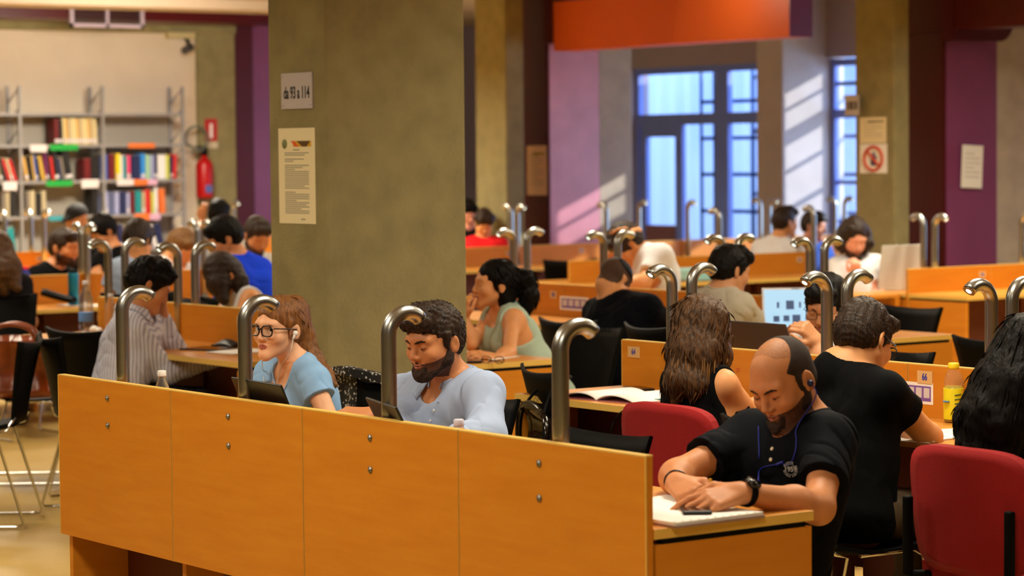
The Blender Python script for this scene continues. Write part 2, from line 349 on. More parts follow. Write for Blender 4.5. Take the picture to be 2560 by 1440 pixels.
# fire extinguisher on the concrete column and its sign
xU = LU+.062
s0 = onU(527, 325, xU); sg = empty('extinguisher_sign', (xU, s0[1], s0[2]), 0, 'red and white fire extinguisher sign on the concrete column', 'sign')
px = 27/6485
MB().box(0, .006, -14*px/.8, 14*px/.8, -28*px, 28*px).build('plate', mat('sign_red', (178, 32, 30), .5), sg)
MB().box(.006, .009, -4*px, 4*px, -20*px, 16*px, bev=.001).build('pictogram', PAPER, sg)
MB().box(0, .006, -15*px/.8, 15*px/.8, -46*px, -30*px).build('caption_strip', mat('cream_plate', (200, 188, 160), .6), sg)
x0 = onU(512, 496, xU+.1); ex = empty('fire_extinguisher', (xU+.1, x0[1], x0[2]), 0, 'red fire extinguisher with a looped grey hose hung on the concrete column', 'fire extinguisher')
MB().lathe([(0, 0), (.085, .005), (.09, .03), (.09, .34), (.075, .39), (.03, .42), (.03, .45)], n=24).build('cylinder', mat('extinguisher_red', (176, 10, 16), .35), ex)
MB().box(-.03, .03, -.03, .03, .45, .53, bev=.008).box(-.02, .02, -.1, .03, .52, .545).build('valve', BLACKP, ex)
MB().tube([(.02, -.03, .5)]+[(.02, -.1-.13*math.cos(t)*1.0, .62+.13*math.sin(t)) for t in np.linspace(-.5, 5.2, 24)], .014, 10).build('hose', mat('hose_grey', (96, 100, 88), .6), ex)
MB().box(.088, .093, -.04, .04, .06, .14).build('label', mat('label_blue', (80, 100, 170), .6), ex)
# ---- metal bookcase
BU = LU+.42; BD = .27
bk = lambda x, y: onU(x, y, BU)
ux = [bk(x, 400)[1] for x in (-152, 51, 258, 458)]
zs = [bk(250, y)[2] for y in (283, 361, 450, 537, 624, 711)]; ztop = bk(250, 215)[2]
for i in range(3):
    y0, y1 = ux[i], ux[i+1]
    t = empty('metal_bookcase', (BU, (y0+y1)/2, 0), 0, ['grey metal bookcase bay cut by the left edge of the picture', 'middle grey metal bookcase bay holding the cream volumes', 'right grey metal bookcase bay nearest the fire extinguisher'][i], 'bookcase', 'metal bookcase bays')
    h = (y1-y0)/2
    for s_ in ([-1, 1] if i == 2 else [-1]):
        yy = s_*h
        for d in (0, -BD): MB().box(d-.016, d+.016, yy-.014, yy+.014, 0, ztop).build('upright', SHELFM, t)
        mb = MB(); n = 12
        for k in range(n): za, zb = ztop*k/n, ztop*(k+1)/n; mb.tube([(-BD, yy, za+.02), (0, yy, zb-.02)], .008, 6)
        mb.build('brace', SHELFM, t)
    for k, z in enumerate(zs): MB().box(-BD, .012, -h+.015, h-.015, z-.028, z).build('shelf', SHELFM, t)
    MB().box(-BD-.012, -BD-.004, -h, h, zs[5]-.3, zs[0]).build('back_panel', mat('shelf_back', (150, 142, 132), .7), t)
def shelf_sign(x0, x1, y0, y1, m, lab):
    A = onU(x0, (y0+y1)/2, BU+.02); B = onU(x1, (y0+y1)/2, BU+.02); h = abs(onU(x0, y0, BU)[2]-onU(x0, y1, BU)[2])
    o = MB().box(-.003, .003, -(B[1]-A[1])/2, (B[1]-A[1])/2, -h/2, h/2).build('shelf_sign', m, None, (BU+.02, (A[1]+B[1])/2, A[2])); tag(o, lab, 'sign', 'shelf signs')
SG = mat('sign_green', (20, 150, 60), .5); SO = mat('sign_orange', (214, 110, 50), .5); SW = mat('sign_white', (206, 200, 204), .6); ST = mat('sign_teal', (40, 140, 160), .5); SL = mat('sign_lilac', (200, 160, 190), .6)
for a_ in ((75, 117, 362, 380, SW, 'white shelf sign left of the upper green sign'), (125, 195, 361, 376, SG, 'green shelf sign below the cream volumes'), (321, 387, 358, 370, SO, 'orange shelf sign above the right bay books'),
           (8, 42, 455, 476, SW, 'white shelf sign at the far left of the bookcase'), (116, 181, 452, 466, SG, 'dark green shelf sign in the middle of the bookcase'), (204, 247, 449, 470, SW, 'white shelf sign right of the lower green sign'),
           (293, 334, 448, 464, SW, 'white shelf sign beside the orange one in the right bay'), (335, 369, 448, 463, SO, 'orange shelf sign between white and lilac signs'), (370, 393, 448, 463, SL, 'lilac shelf sign at the right end of its row'),
           (122, 163, 541, 552, ST, 'teal shelf sign low beside the black capped person'), (337, 374, 534, 551, SO, 'orange shelf sign on the lowest visible shelf edge'), (375, 401, 534, 550, SL, 'lilac shelf sign on the lowest visible shelf edge')): shelf_sign(*a_)
# books: (x0, x1, top y, colour, lean in px, name)
CC = {'cream': (206, 190, 140), 'dark red': (96, 12, 18), 'black': (20, 18, 20), 'red': (190, 30, 34), 'tan': (190, 150, 80), 'blue': (50, 80, 160), 'ochre': (186, 150, 60), 'purple': (110, 30, 90), 'navy': (28, 36, 80), 'grey': (120, 112, 104), 'yellow': (222, 196, 30), 'pale green': (150, 190, 160), 'teal': (20, 130, 140), 'pink': (210, 60, 110), 'sky blue': (40, 130, 220), 'white': (216, 216, 222), 'lime': (190, 196, 90), 'lilac': (150, 156, 200), 'orange': (220, 110, 50), 'beige': (170, 158, 130), 'olive': (110, 104, 70)}
ORD = ['first', 'second', 'third', 'fourth', 'fifth', 'sixth', 'seventh', 'eighth', 'ninth', 'tenth', 'eleventh', 'twelfth', 'thirteenth', 'fourteenth', 'fifteenth', 'sixteenth', 'seventeenth', 'eighteenth', 'nineteenth', 'twentieth']
BOOKS = {('top shelf', 'middle bay', 1): [(140, 150, 296, 'dark red', 0), (151, 160, 296, 'black', 0)]+[(163+i*7, 169.2+i*7, 293+i % 3, ['cream', 'tan', 'beige', 'cream'][i % 4], -3) for i in range(12)],
 ('second shelf', 'left bay', 2): [(2, 9, 390, 'olive', -12), (12, 20, 392, 'black', -14), (22, 28, 396, 'red', -14), (30, 36, 394, 'beige', -14), (38, 45, 397, 'red', -14)],
 ('second shelf', 'middle bay', 2): [(66, 74, 392, 'tan', -8), (77, 84, 390, 'black', -6), (86, 91, 388, 'ochre', -6), (92, 97, 388, 'blue', -6), (99, 105, 394, 'black', -6), (107, 116, 390, 'ochre', -10), (118, 124, 382, 'purple', -6), (126, 131, 386, 'black', -5), (133, 139, 392, 'red', -6), (141, 150, 380, 'black', -6), (152, 158, 394, 'navy', -8), (160, 166, 392, 'grey', -8), (168, 184, 374, 'black', -10), (212, 228, 396, 'dark red', 0), (230, 252, 386, 'black', 0)],
 ('second shelf', 'right bay', 2): [(254, 261, 390, 'blue', 0), (263, 271, 386, 'blue', 0), (275, 289, 385, 'dark red', 0), (293, 303, 384, 'yellow', 0), (304, 309, 388, 'white', 0), (311, 319, 390, 'teal', 0), (320, 328, 388, 'pink', 0), (332, 339, 390, 'navy', 0), (340, 352, 388, 'navy', 0), (355, 365, 384, 'sky blue', 0), (367, 377, 387, 'pale green', 0), (379, 387, 388, 'lilac', 0), (388, 395, 386, 'navy', 0), (397, 416, 387, 'white', 0), (417, 425, 387, 'lime', 0), (428, 433, 392, 'navy', 2), (434, 442, 386, 'red', 3)],
 ('third shelf', 'left bay', 3): [(6, 14, 478, 'grey', 0), (16, 24, 476, 'beige', 0), (27, 40, 480, 'black', 0)],
 ('third shelf', 'middle bay', 3): [(66, 73, 480, 'grey', 0), (75, 88, 478, 'beige', 0), (91, 103, 482, 'black', 0), (105, 115, 478, 'beige', 0), (232, 245, 470, 'black', 0)],
 ('third shelf', 'right bay', 3): [(262, 271, 478, 'lilac', 0), (288, 298, 480, 'lilac', 0), (301, 316, 478, 'navy', 0), (318, 325, 482, 'lilac', 0), (327, 337, 478, 'dark red', 0), (340, 354, 477, 'teal', 0), (356, 364, 480, 'beige', 0), (366, 378, 474, 'red', -2), (380, 386, 480, 'lime', 0), (388, 395, 468, 'white', 0), (402, 414, 472, 'orange', -2)],
 ('fourth shelf', 'left bay', 4): [(8, 16, 566, 'beige', 0), (18, 26, 570, 'teal', -3), (28, 38, 568, 'teal', -5)],
 ('fourth shelf', 'right bay', 4): [(300, 312, 560, 'navy', -6), (314, 324, 562, 'grey', -8), (368, 380, 560, 'dark red', -12), (384, 394, 562, 'white', -14), (398, 412, 558, 'navy', -14)]}
BODY = {}
for (sh, bay, zi), L in BOOKS.items():
    for i, (x0, x1, yt, cn, lean) in enumerate(L):
        A, B = bk(x0, 400), bk(x1, 400); w_ = max(.012, B[1]-A[1]); z0 = zs[zi]; h = bk(x0, yt)[2]-z0; d = .17
        tl = math.atan2(lean/FPX*26/.8, h)
        e = empty('book', (BU-.02, (A[1]+B[1])/2, z0+abs(math.sin(tl))*w_/2), 0, f'{cn} book, {ORD[i]} from the left on the {sh} of the bookcase {bay}', 'book', f'books on the {sh}, {bay}')
        e.rotation_euler = (-tl, 0, 0)
        if sh == 'top shelf': h *= .97
        MB().box(-d, 0, -w_/2, w_/2, 0, h, bev=.0015).build('cover', mat('book_'+cn.replace(' ', '_'), CC[cn], .55), e)
        MB().box(-d-.001, -.004, -w_/2+.002, w_/2-.002, h-.0005, h+.001).build('page_block', PAPERY, e)
        if i % 3 == 0 or zi == 1: MB().box(-.001, .0012, -w_/2+.001, w_/2-.001, .02, .055).build('spine_label', SW, e)
# ---- signs and notices on the pillars
def plane_frame(p, n):
    z = unit(n); x = unit(np.cross((0, 0, 1), z)); y = np.cross(z, x); return x, y, z
def notice(name, p, nrm, w, h, m, label, cat, th=.0015):
    e = empty(name, p, 0, label, cat); x, y, z = plane_frame(p, nrm); M = face_matrix((0, 0, 0), x, y)
    MB().box(-w/2, w/2, -h/2, h/2, 0, th, M=M).build('sheet', m, e); return e, M
def onmark(e, M, name, x0, x1, y0, y1, m, z=.0017): return MB().box(x0, x1, y0, y1, z-.0002, z+.0003, M=M).build(name, m, e)
V0 = 1.80-.001; nV = (0, -1, 0)
A = onV(706, 228, V0); B = onV(783, 228, V0); T_ = onV(744, 182, V0)[2]; Bo = onV(744, 272, V0)[2]
e, M = notice('seat_range_sign', ((A[0]+B[0])/2, V0, (T_+Bo)/2), nV, B[0]-A[0], T_-Bo, mat('sign_grey', (186, 180, 184), .4), 'grey plastic sign reading da 93 a 114 on the front pillar', 'sign', .006)
w_ = B[0]-A[0]; h = T_-Bo
text_mesh('lettering', 'da 93 a 114', .072, INK, e, M @ Matrix.Translation((0, -.01, .0065)), sx=.62).scale = (1, 1, 1)
for sx in (-1, 1):
    for sy in (-1, 1): MB().sphere((0, 0, 0), (.004, .004, .002), n=8, m=6).build('screw', SHELFM, e).location = (M @ Vector((sx*(w_/2-.014), sy*(h/2-.014), .0065)))
A = onV(698, 440, V0); B = onV(789, 440, V0); T_ = onV(744, 320, V0)[2]; Bo = onV(744, 559, V0)[2]
w_ = B[0]-A[0]; h = T_-Bo
e, M = notice('notice_sheet', ((A[0]+B[0])/2, V0, (T_+Bo)/2), nV, w_, h, PAPERY, 'cream printed notice with a coloured banner taped to the front pillar', 'notice')
onmark(e, M, 'banner_mark', -w_*.1, w_*.4, h*.305, h*.365, mat('banner_yellow', (206, 156, 30), .7))
MB().prism([(-w_*.16, h*.365), (-w_*.04, h*.305), (w_*.06, h*.305), (-w_*.06, h*.365)], lambda p: M @ Vector((p[0], p[1], .0018)), lambda p: M @ Vector((p[0], p[1], .0022))).build('banner_orange', mat('banner_orange', (220, 90, 40), .7), e)
MB().prism([(w_*.0, h*.365), (w_*.16, h*.305), (w_*.28, h*.305), (w_*.38, h*.365)], lambda p: M @ Vector((p[0], p[1], .0020)), lambda p: M @ Vector((p[0], p[1], .0024))).build('banner_brown', mat('banner_brown', (90, 64, 30), .7), e)
MB().lathe([(.0, 0), (w_*.07, 0), (w_*.07, .0006), (0, .0006)], n=16, M=M @ Matrix.Translation((-w_*.33, h*.335, .0016))).build('crest', mat('crest_olive', (120, 124, 80), .7), e)
mb = MB(); rr = random.Random(5)
for k in range(30):
    if k in (2, 5, 18): continue
    y = h*.24-k*h*.0217; mb.box(-w_*.33, w_*(.33 if rr.random() < .7 else rr.uniform(-.1, .3)), y-.0022, y+.0022, .0016, .0019, M=M)
mb.build('print_lines', GREYINK, e); onmark(e, M, 'heading_mark', -w_*.1, w_*.08, h*.268, h*.277, mat('heading_green', (110, 130, 90), .7)); onmark(e, M, 'signature_mark', w_*.1, w_*.22, -h*.46, -h*.447, GREYINK)
def simple_notice(x0, x1, y0, y1, plane, val, label, m=PAPER, lines=8, tilt=0, band=None):
    f_ = onV if plane == 'V' else onU; k = 0 if plane == 'V' else 1
    A = f_(x0, (y0+y1)/2, val); B = f_(x1, (y0+y1)/2, val); T_ = f_((x0+x1)/2, y0, val); Bo = f_((x0+x1)/2, y1, val)
    w_ = B[k]-A[k]; h = T_[2]-Bo[2]; nrm = (0, -1, 0) if plane == 'V' else (1, 0, 0)
    e, M = notice('notice_sheet', (A+B)/2*np.array([1, 1, 0])+np.array([0, 0, (T_[2]+Bo[2])/2]), nrm, w_, h, m, label, 'notice')
    mb = MB()
    for q in range(lines): y = h*.3-q*h*.65/lines; mb.box(-w_*.36, w_*(.36 if q % 3 else .1), y-h*.008, y+h*.008, .0016, .0019, M=M)
    if lines: mb.build('print_lines', GREYINK, e)
    if band: onmark(e, M, 'banner_mark', -w_*.2, w_*.4, h*.31, h*.36, band)
    if tilt: e.rotation_euler = (tilt if plane == 'U' else 0, 0, 0)
    return e, M, w_, h
simple_notice(1318, 1367, 364, 488, 'V', 10.84-.002, 'pale printed notice on the maroon column left of the mauve flank', mat('salmon_paper', (226, 190, 168), .8), 9, band=mat('banner_olive', (150, 130, 20), .7))
simple_notice(2150, 2216, 293, 358, 'V', 10.3-.002, 'white printed sheet above the no-drinks sign on the right concrete column', PAPERY, 6, band=INK)
e, M, w_, h = simple_notice(2150, 2218, 360, 433, 'V', 10.3-.002, 'prohibition sign with a red ring and slashed bottle on the right concrete column', PAPER, 0)
RED = mat('prohibit_red', (206, 84, 54), .6)
mb = MB().tube([M @ Vector((w_*.33*math.cos(t), h*.4*math.sin(t), .003)) for t in np.linspace(0, 2*math.pi, 28, endpoint=False)], .013, 8, closed=True)
mb.tube([M @ Vector((-w_*.24, h*.28, .003)), M @ Vector((w_*.24, -h*.28, .003))], .012, 8); mb.build('red_ring', RED, e)
MB().box(-w_*.1, w_*.12, -h*.24, h*.1, .0017, .0025, M=M).box(-w_*.04, w_*.06, h*.1, h*.22, .0017, .0025, M=M).build('bottle_mark', mat('print_navy', (60, 64, 110), .7), e)
A = onV(2131, 263, 10.3-.05); e, M = notice('seat_range_sign', A, (-.2, -1, 0), .2, .16, mat('sign_grey', (186, 180, 184), .4), 'grey seat range sign sticking out at the left edge of the right concrete column', 'sign', .006)
mb = MB()
for (x0, x1) in ((-.075, -.055), (-.035, -.005), (.005, .025), (.045, .075)): mb.box(x0, x1, -.035, .03, .0062, .0068, M=M)
mb.build('lettering', INK, e)
simple_notice(2404, 2456, 363, 470, 'U', pB[0][0]+.03, 'white sheet with one lifted corner on the purple flank', PAPER, 6, tilt=-.05)
# ================================================================ desks, lamps, chairs
HP, HB, HD = .9246, .3714, .74
SHADEW = mat('shaded_desk_board', (92, 40, 22), .6)  # wood board with the shade under the desktop put into its colour
QRL = mat('label_purple', (120, 84, 170), .6); PLATE = mat('plate_clear', (214, 176, 120), .25); BLUEINK = mat('digit_blue', (40, 60, 170), .6)
def desk_bay(name, M4, label, group, w=.8, near=True, far=True, ends=(1, 1), hp=HP, hb=HB, hd=HD, depth_=.545, bolts=False, plates='nf', far_end=True):
    """one bay of a reading desk; local x along the row, y across it, near side at -y"""
    e = empty(name, (0, 0, 0), 0, label, 'desk', group); e.matrix_world = M4
    g = .0015
    MB().box(-w/2+g, w/2-g, -.0125, .0125, hb, hp-.004, bev=.0015).build('privacy_panel', WOOD, e)
    MB().box(-w/2+g, w/2-g, -.0125, .0125, hp-.004, hp).build('edge_strip', EDGE, e)
    MB().box(-w/2-g*.6, -w/2+g, -.0135, -.0095, hb, hp-.002).build('seam_edge', EDGE, e); MB().box(w/2-g, w/2+g*.6, -.0135, -.0095, hb, hp-.002).build('seam_edge', EDGE, e)
    for s_, on in ((-1, near), (1, far)):
        if not on: continue
        y0, y1 = sorted((s_*.0135, s_*depth_))
        MB().box(-w/2, w/2, y0, y1, hd-.026, hd, bev=.002).build('desktop', WOODT, e)
        f0, f1 = sorted((s_*depth_, s_*(depth_+.002))); mb = MB().box(-w/2, w/2, f0, f1, hd-.0255, hd-.0008)
        for sx, on2 in ((-1, ends[0]), (1, ends[1])):
            if on2: x0, x1 = sorted((sx*w/2, sx*(w/2+.002))); mb.box(x0, x1, y0, y1, hd-.0255, hd-.0008)
        mb.build('desktop_edge', EDGE, e)
        a, b = sorted((s_*.03, s_*.06)); MB().box(-w/2+.03, w/2-.03, a+s_*.2, b+s_*.2-.012, .12, hd-.03).build('modesty_panel', SHADEW, e)
        for sx, wide in ((-1, ends[0]), (1, ends[1])):
            x0, x1 = sorted((sx*w/2, sx*(w/2-.025)))
            a, b = sorted((s_*.02, s_*(depth_-.005))) if wide else sorted((s_*.02, s_*.16))
            if wide or sx < 0: MB().box(x0, x1, a, b, 0, hd-.04, bev=.001).build('side_panel', WOOD, e); MB().box(x0+.002, x1-.002, a+.02, b-.02, hd-.04, hd-.026).build('spacer', BLACKP, e)
    if bolts:
        for z in (.866, .775): MB().lathe([(0, 0), (.010, 0), (.0095, .003), (.004, .0035), (.004, .007), (.0025, .008), (0, .008)], n=14, M=Matrix.Translation((-.035, -.0125, z)) @ Matrix.Rotation(math.pi/2, 4, 'X')).build('bolt', mat('bolt_steel', (120, 118, 114), .38, 1), e)
    for s_, c_ in ((-1, 'n'), (1, 'f')):
        if c_ in plates:
            y = s_*.0135; x = s_*-.31 if not bolts else .3
            pl_ = MB().box(x-.032, x+.032, min(y, y+s_*.003), max(y, y+s_*.003), hp-.085, hp-.04).build('number_plate', PLATE, e)
            MB().box(x-.012, x-.002, y+s_*.0032-.0003, y+s_*.0032+.0003, hp-.074, hp-.05).box(x+.003, x+.013, y+s_*.0032-.0003, y+s_*.0032+.0003, hp-.074, hp-.05).build('digits', BLUEINK, pl_)
    return e
def HM(u, v): return Matrix.Translation((u, v, 0))
def VM(u, v): return Matrix.Translation((u, v, 0)) @ Matrix.Rotation(math.pi/2, 4, 'Z')     # local x -> +V, near side (-y) -> +U
# row A (front)
for i, who in enumerate(('farthest from the camera, behind which the girl sits', 'second from the left, in front of the bearded man', 'third from the left, with no one behind it', 'nearest the camera, where the bald man writes')):
    b = desk_bay('reading_desk', HM(-2.8+.8*i, .0125), 'front row beech desk '+who, 'front row of reading desks', near=False, ends=(i == 0, i == 3), bolts=True, plates='')
# row B (right middle)
rowB = []
for i, who in enumerate(('with panel number 64, where the long-haired woman sits', 'behind the bald man and the man in the black tee shirt', 'with panel number 66 and the yellow bottle', 'at the right edge before the black-haired woman')):
    rowB.append(desk_bay('double_desk', HM(-2.76+.8*i, 2.47), 'second row double desk '+who, 'second row of double desks', ends=(i == 0, i == 3), plates=''))
# row A2 (left middle, past the pillar)
for i, who in enumerate(('at the left end with the water bottle', 'where the man in the striped shirt sits', 'next to the concrete pillar')):
    desk_bay('double_desk', HM(-7.22+.8*i, 2.44), 'left middle double desk '+who, 'left middle row of double desks', ends=(0, i == 2))
desk_bay('double_desk', HM(-4.82, 2.55), 'beech desk behind the pillar where the woman in the mint top eats', 'left middle row of double desks', near=False, ends=(0, 1), plates='f')
# row C
for i, who in enumerate(('behind the woman in the mint top', 'where the man in navy rests his head down', 'carrying the white laptop with blue screen', 'at the right end with the empty far side')):
    desk_bay('double_desk', HM(-7.2+.83*i, 4.96), 'third row double desk '+who, 'third row of double desks', w=.83, ends=(i == 0, i == 3))
# rows running the other way
HV = .868
for i, who in enumerate(('with the tall laptop at its left end', 'cut by the right picture edge')):
    desk_bay('double_desk', VM(-7.62, 8.90+.8*i), 'light beech desk below the purple flank, '+who, 'desks by the right concrete column', ends=(i == 0, i == 1), hp=HV, hd=.70)
for i, who in enumerate(('at its left end', 'in its middle', 'at its right end hiding the white-shirted back')):
    desk_bay('double_desk', VM(-10.4, 8.15+.8*i), 'brown panelled desk bay beyond the third row, '+who, 'desks beyond the third row', ends=(i == 0, i == 2), hp=HV, hd=.70, far=True)
for i, who in enumerate(('at the left picture edge', 'behind the blue flask', 'behind the striped shirt man', 'in front of the blond man')):
    desk_bay('double_desk', VM(-10.8, 3.1+.8*i), 'far left double desk bay '+who, 'far left double desks', ends=(i == 0, i == 3), hp=.895, hd=.70)
for i, who in enumerate(('in front of the red-shirted person', 'with the empty black chair', 'lit brightest by the sun', 'behind the leaning man', 'under the tall windows', 'behind the white-shirted man', 'at its right end')):
    desk_bay('double_desk', VM(-13.3, 8.2+.8*i), 'sunlit desk bay before the windows, '+who, 'sunlit desks before the windows', ends=(i == 0, i == 6), hp=HV, hd=.70)
for i, who in enumerate(('left', 'right')):
    desk_bay('double_desk', VM(-15.5, 5.6+.8*i), f'distant desk bay before the bookcase, {who} one of two', 'distant desks before the bookcase', ends=(i == 0, i == 1), hp=HV, hd=.70)
desk_bay('double_desk', VM(-17.6, 9.1), 'single distant desk before the fire extinguisher column', 'distant desks before the bookcase', hp=HV, hd=.70)
t = empty('side_table', (-7.93, 8.08, 0), 0, 'plain beech table in front of the long-haired man in white', 'table')
MB().box(-.27, .27, -.40, .40, .674, .70, bev=.002).build('table_top', WOODT, t)
for x in (-.25, .25):
    for y in (-.37, .37): MB().box(x-.02, x+.02, y-.02, y+.02, 0, .674).build('leg', WOOD, t)
# numbers on row B panels
for px_, py_, txt in ((1585, 880, '64'), (2313, 943, '66')):
    p = onV(px_, py_, 2.457); b = rowB[0] if txt == '64' else rowB[2]; inv = b.matrix_world.inverted()
    q = inv @ Vector(p.tolist()); M = face_matrix((q.x, -.0127, q.z), (1, 0, 0), (0, 0, 1))
    MB().box(-.036, .036, -.022, .022, 0, .003, M=M).build('number_plate', PLATE, b)
    text_mesh('digits', txt, .034, BLUEINK, b, M @ Matrix.Translation((-.0, 0, .0034)), sx=.75)
p = onV(1845, 926, 2.457); q = rowB[1].matrix_world.inverted() @ Vector(p.tolist())
text_mesh('red_mark', '27', .022, mat('faded_red', (190, 90, 50), .7), rowB[1], face_matrix((q.x, -.0127, q.z), (1, 0, 0), (0, 0, 1)) @ Matrix.Translation((0, 0, .0006)))
def qr_label(px0, px1, py0, py1, V, label):
    A = onV(px0, (py0+py1)/2, V); B = onV(px1, (py0+py1)/2, V); h = onV(px0, py0, V)[2]-onV(px0, py1, V)[2]; w_ = B[0]-A[0]
    e, M = notice('sticker', (A+B)/2, (0, -1, 0), w_, h, PAPER, label, 'sticker', .0006)
    onmark(e, M, 'purple_band', -w_*.44, w_*.44, -h*.36, h*.34, QRL, .001)
    for k in range(4): x = -w_*.32+k*w_*.215; onmark(e, M, 'blank_square', x-w_*.08, x+w_*.08, -h*.2, h*.26, mat('sticker_grey', (206, 200, 206), .7), .0016)
qr_label(2244, 2333, 955, 1008, 2.457, 'white sticker with a purple band below panel number 66')
qr_label(1400, 1471, 742, 776, 4.947, 'white and purple sticker on the third row panel behind the mint top woman')
# ---- hooked lamps
def lamp_mesh():
    e = empty('desk_lamp', (0, 0, 0)); R_ = .062; r_ = .0225; zc = 1.2404-HD-r_-R_
    pts = [(0, 0, 0), (0, 0, zc*.5), (0, 0, zc)]+[(0, R_-R_*math.cos(t), zc+R_*math.sin(t)) for t in np.radians(np.arange(10, 137, 9))]
    MB().tube(pts, r_, 20).build('stem', STEEL, e)
    t = math.radians(136); d = np.array([0, math.sin(t), math.cos(t)]); tip = np.array(pts[-1])
    MB().tube([tip+d*.0005, tip+d*.003], [r_*.5, r_*.48], 20).build('lens', mat('lamp_lens', (236, 255, 240), .2, emit=1.6), e); MB().tube([tip+d*.0002, tip+d*.0022], [r_*.98, r_*.95], 20).build('lens_ring', mat('lamp_rim', (120, 116, 108), .3, 1), e)
    MB().lathe([(0, 0), (.034, 0), (.034, .004), (.024, .005)], n=20).build('base_flange', STEEL, e)
    return e
LP = lamp_mesh(); first = True
def put_lamp(u, v, rz, label, group, hd=HD):
    global first
    o = LP if first else copy_tree(LP); first = False
    o.location = (u, v, hd); o.rotation_euler = (0, 0, rz); o['label'] = label; o['category'] = 'lamp'; o['group'] = group
    if hd < HD: o.scale = (1, 1, (1.2404-hd)/(1.2404-HD))
    return o
for i, w_ in enumerate(('leftmost of the front row, before the striped shirt man', 'in front of the girl with glasses', 'in front of the bearded man', 'nearest the camera, left of the red chair')):
    put_lamp(-2.835+.805*i, .06, 0, 'hooked steel lamp '+w_, 'front row lamps')
def pair(u, v, lab, grp, axis='H', hd=HD):
    for s_, nm in ((-1, 'left'), (1, 'right')):
        if axis == 'H': put_lamp(u, v+s_*.05, 0 if s_ > 0 else math.pi, f'hooked steel lamp, {nm} one of the pair {lab}', grp, hd)
        else: put_lamp(u-s_*.05*0, v+0, 0, lab, grp, hd)
for u, lab in ((-2.80, 'behind the long-haired woman'), (-1.93, 'before the man with hand at chin'), (-1.13, 'at the right picture edge')): pair(u, 2.47, lab, 'second row lamps')
for u, lab in ((-7.50, 'behind the striped shirt man'), (-6.74, 'before the bare-shouldered woman')): pair(u, 2.48, lab, 'left middle row lamps')
for u, lab in ((-7.28, 'above the mint top woman'), (-6.43, 'above the head-down man in navy'), (-5.42, 'behind the man in the grey tee shirt'), (-4.75, 'before the long-haired man in white')): pair(u, 5.0, lab, 'third row lamps')
def vpair(px_l, px_r, py, U, lab, grp):
    for x, s_, nm in ((px_l, -1, 'left'), (px_r, 1, 'right')):
        if x is None: continue
        # the hook crosses the row: left lamp bends to -U side, right lamp to +U side
        p = onU(x+(8 if s_ < 0 else -8), 600, U+(.05 if s_ > 0 else -.05))
        put_lamp(U+(.05 if s_ > 0 else -.05), p[1], math.pi/2 if s_ < 0 else -math.pi/2, f'hooked steel lamp, {nm} one of the pair {lab}' if px_l and px_r else f'hooked steel lamp {lab}', grp, .70)
vpair(2300, 2345, 531, -7.70, 'before the maroon column and purple flank', 'right column lamps')
vpair(None, 2562, 540, -7.70, 'cut by the right picture edge before the pale pier', 'right column lamps')
vpair(195, 225, 550, -10.8, 'beside the black-shirted man in profile', 'far left lamps'); vpair(485, 517, 544, -10.8, 'above the blond man', 'far left lamps')
vpair(70, 118, 521, -15.5, 'before the bookcase at the left', 'distant bookcase lamps'); vpair(5, None, 518, -15.5, 'cut by the left picture edge before the bookcase', 'distant bookcase lamps'); vpair(None, 592, 490, -17.6, 'standing alone before the fire extinguisher column', 'distant bookcase lamps')
vpair(1270, 1302, 508, -13.3, 'before the brown concrete column', 'window row lamps'); vpair(1508, None, 505, -13.3, 'before the pale sunlit pier', 'window row lamps'); vpair(None, 1728, 500, -13.3, 'sunlit before the barred window pane', 'window row lamps')
vpair(1790, None, 517, -10.4, 'darker one before the window mullion', 'middle distance lamps'); vpair(2026, None, 513, -10.4, 'overlapping the blue-shirted man', 'middle distance lamps')
vpair(1893, 1932, 492, -13.3, 'left of the white-shirted man', 'window row lamps'); vpair(2080, 2120, 490, -13.3, 'before the narrow window strip', 'window row lamps'); vpair(None, 1606, 480, -13.9, 'dark one before the glazed door', 'window row lamps')
# ---- chairs
def black_chair():
    e = empty('sled_chair', (0, 0, 0)); W2 = .22
    def seat(u, v): x = (u-.5)*.44; y = -.2+v*.42; return (x, y, .452-.02*math.cos((u-.5)*math.pi)*1 - .02*math.sin(v*math.pi)+ (.02*(1-v)**3))
    MB().grid(seat, 8, 8, .014).build('seat', BLACKP, e)
    def back(u, v): w_ = .17+.065*v**1.3; x = (u-.5)*2*w_; z = .47+v*.36; return (x, -.205-.06*v-.02*v*v+.05*((u-.5)*2)**2*(.4+.6*v)-.03, z+.018*((u-.5)*2)**2*v)
    MB().grid(back, 10, 8, .012).build('backrest', BLACKP, e)
    for sx in (-1, 1):
        x = sx*.215
        MB().tube([(x*.8, -.23, .5), (x, -.2, .445), (x, -.15, .43), (x*1.06, -.27, .03), (x*1.06, -.26, .012), (x*1.06, -.22, .011), (x*1.06, .2, .011), (x*1.06, .235, .016), (x*1.05, .24, .04), (x, .17, .41), (x, .13, .43), (x, -.1, .432)], .0065, 8).build('sled_leg', CHROME, e)
    MB().tube([(-.215, .12, .427), (.215, .12, .427)], .006, 8).build('crossbar', CHROME, e)
    return e
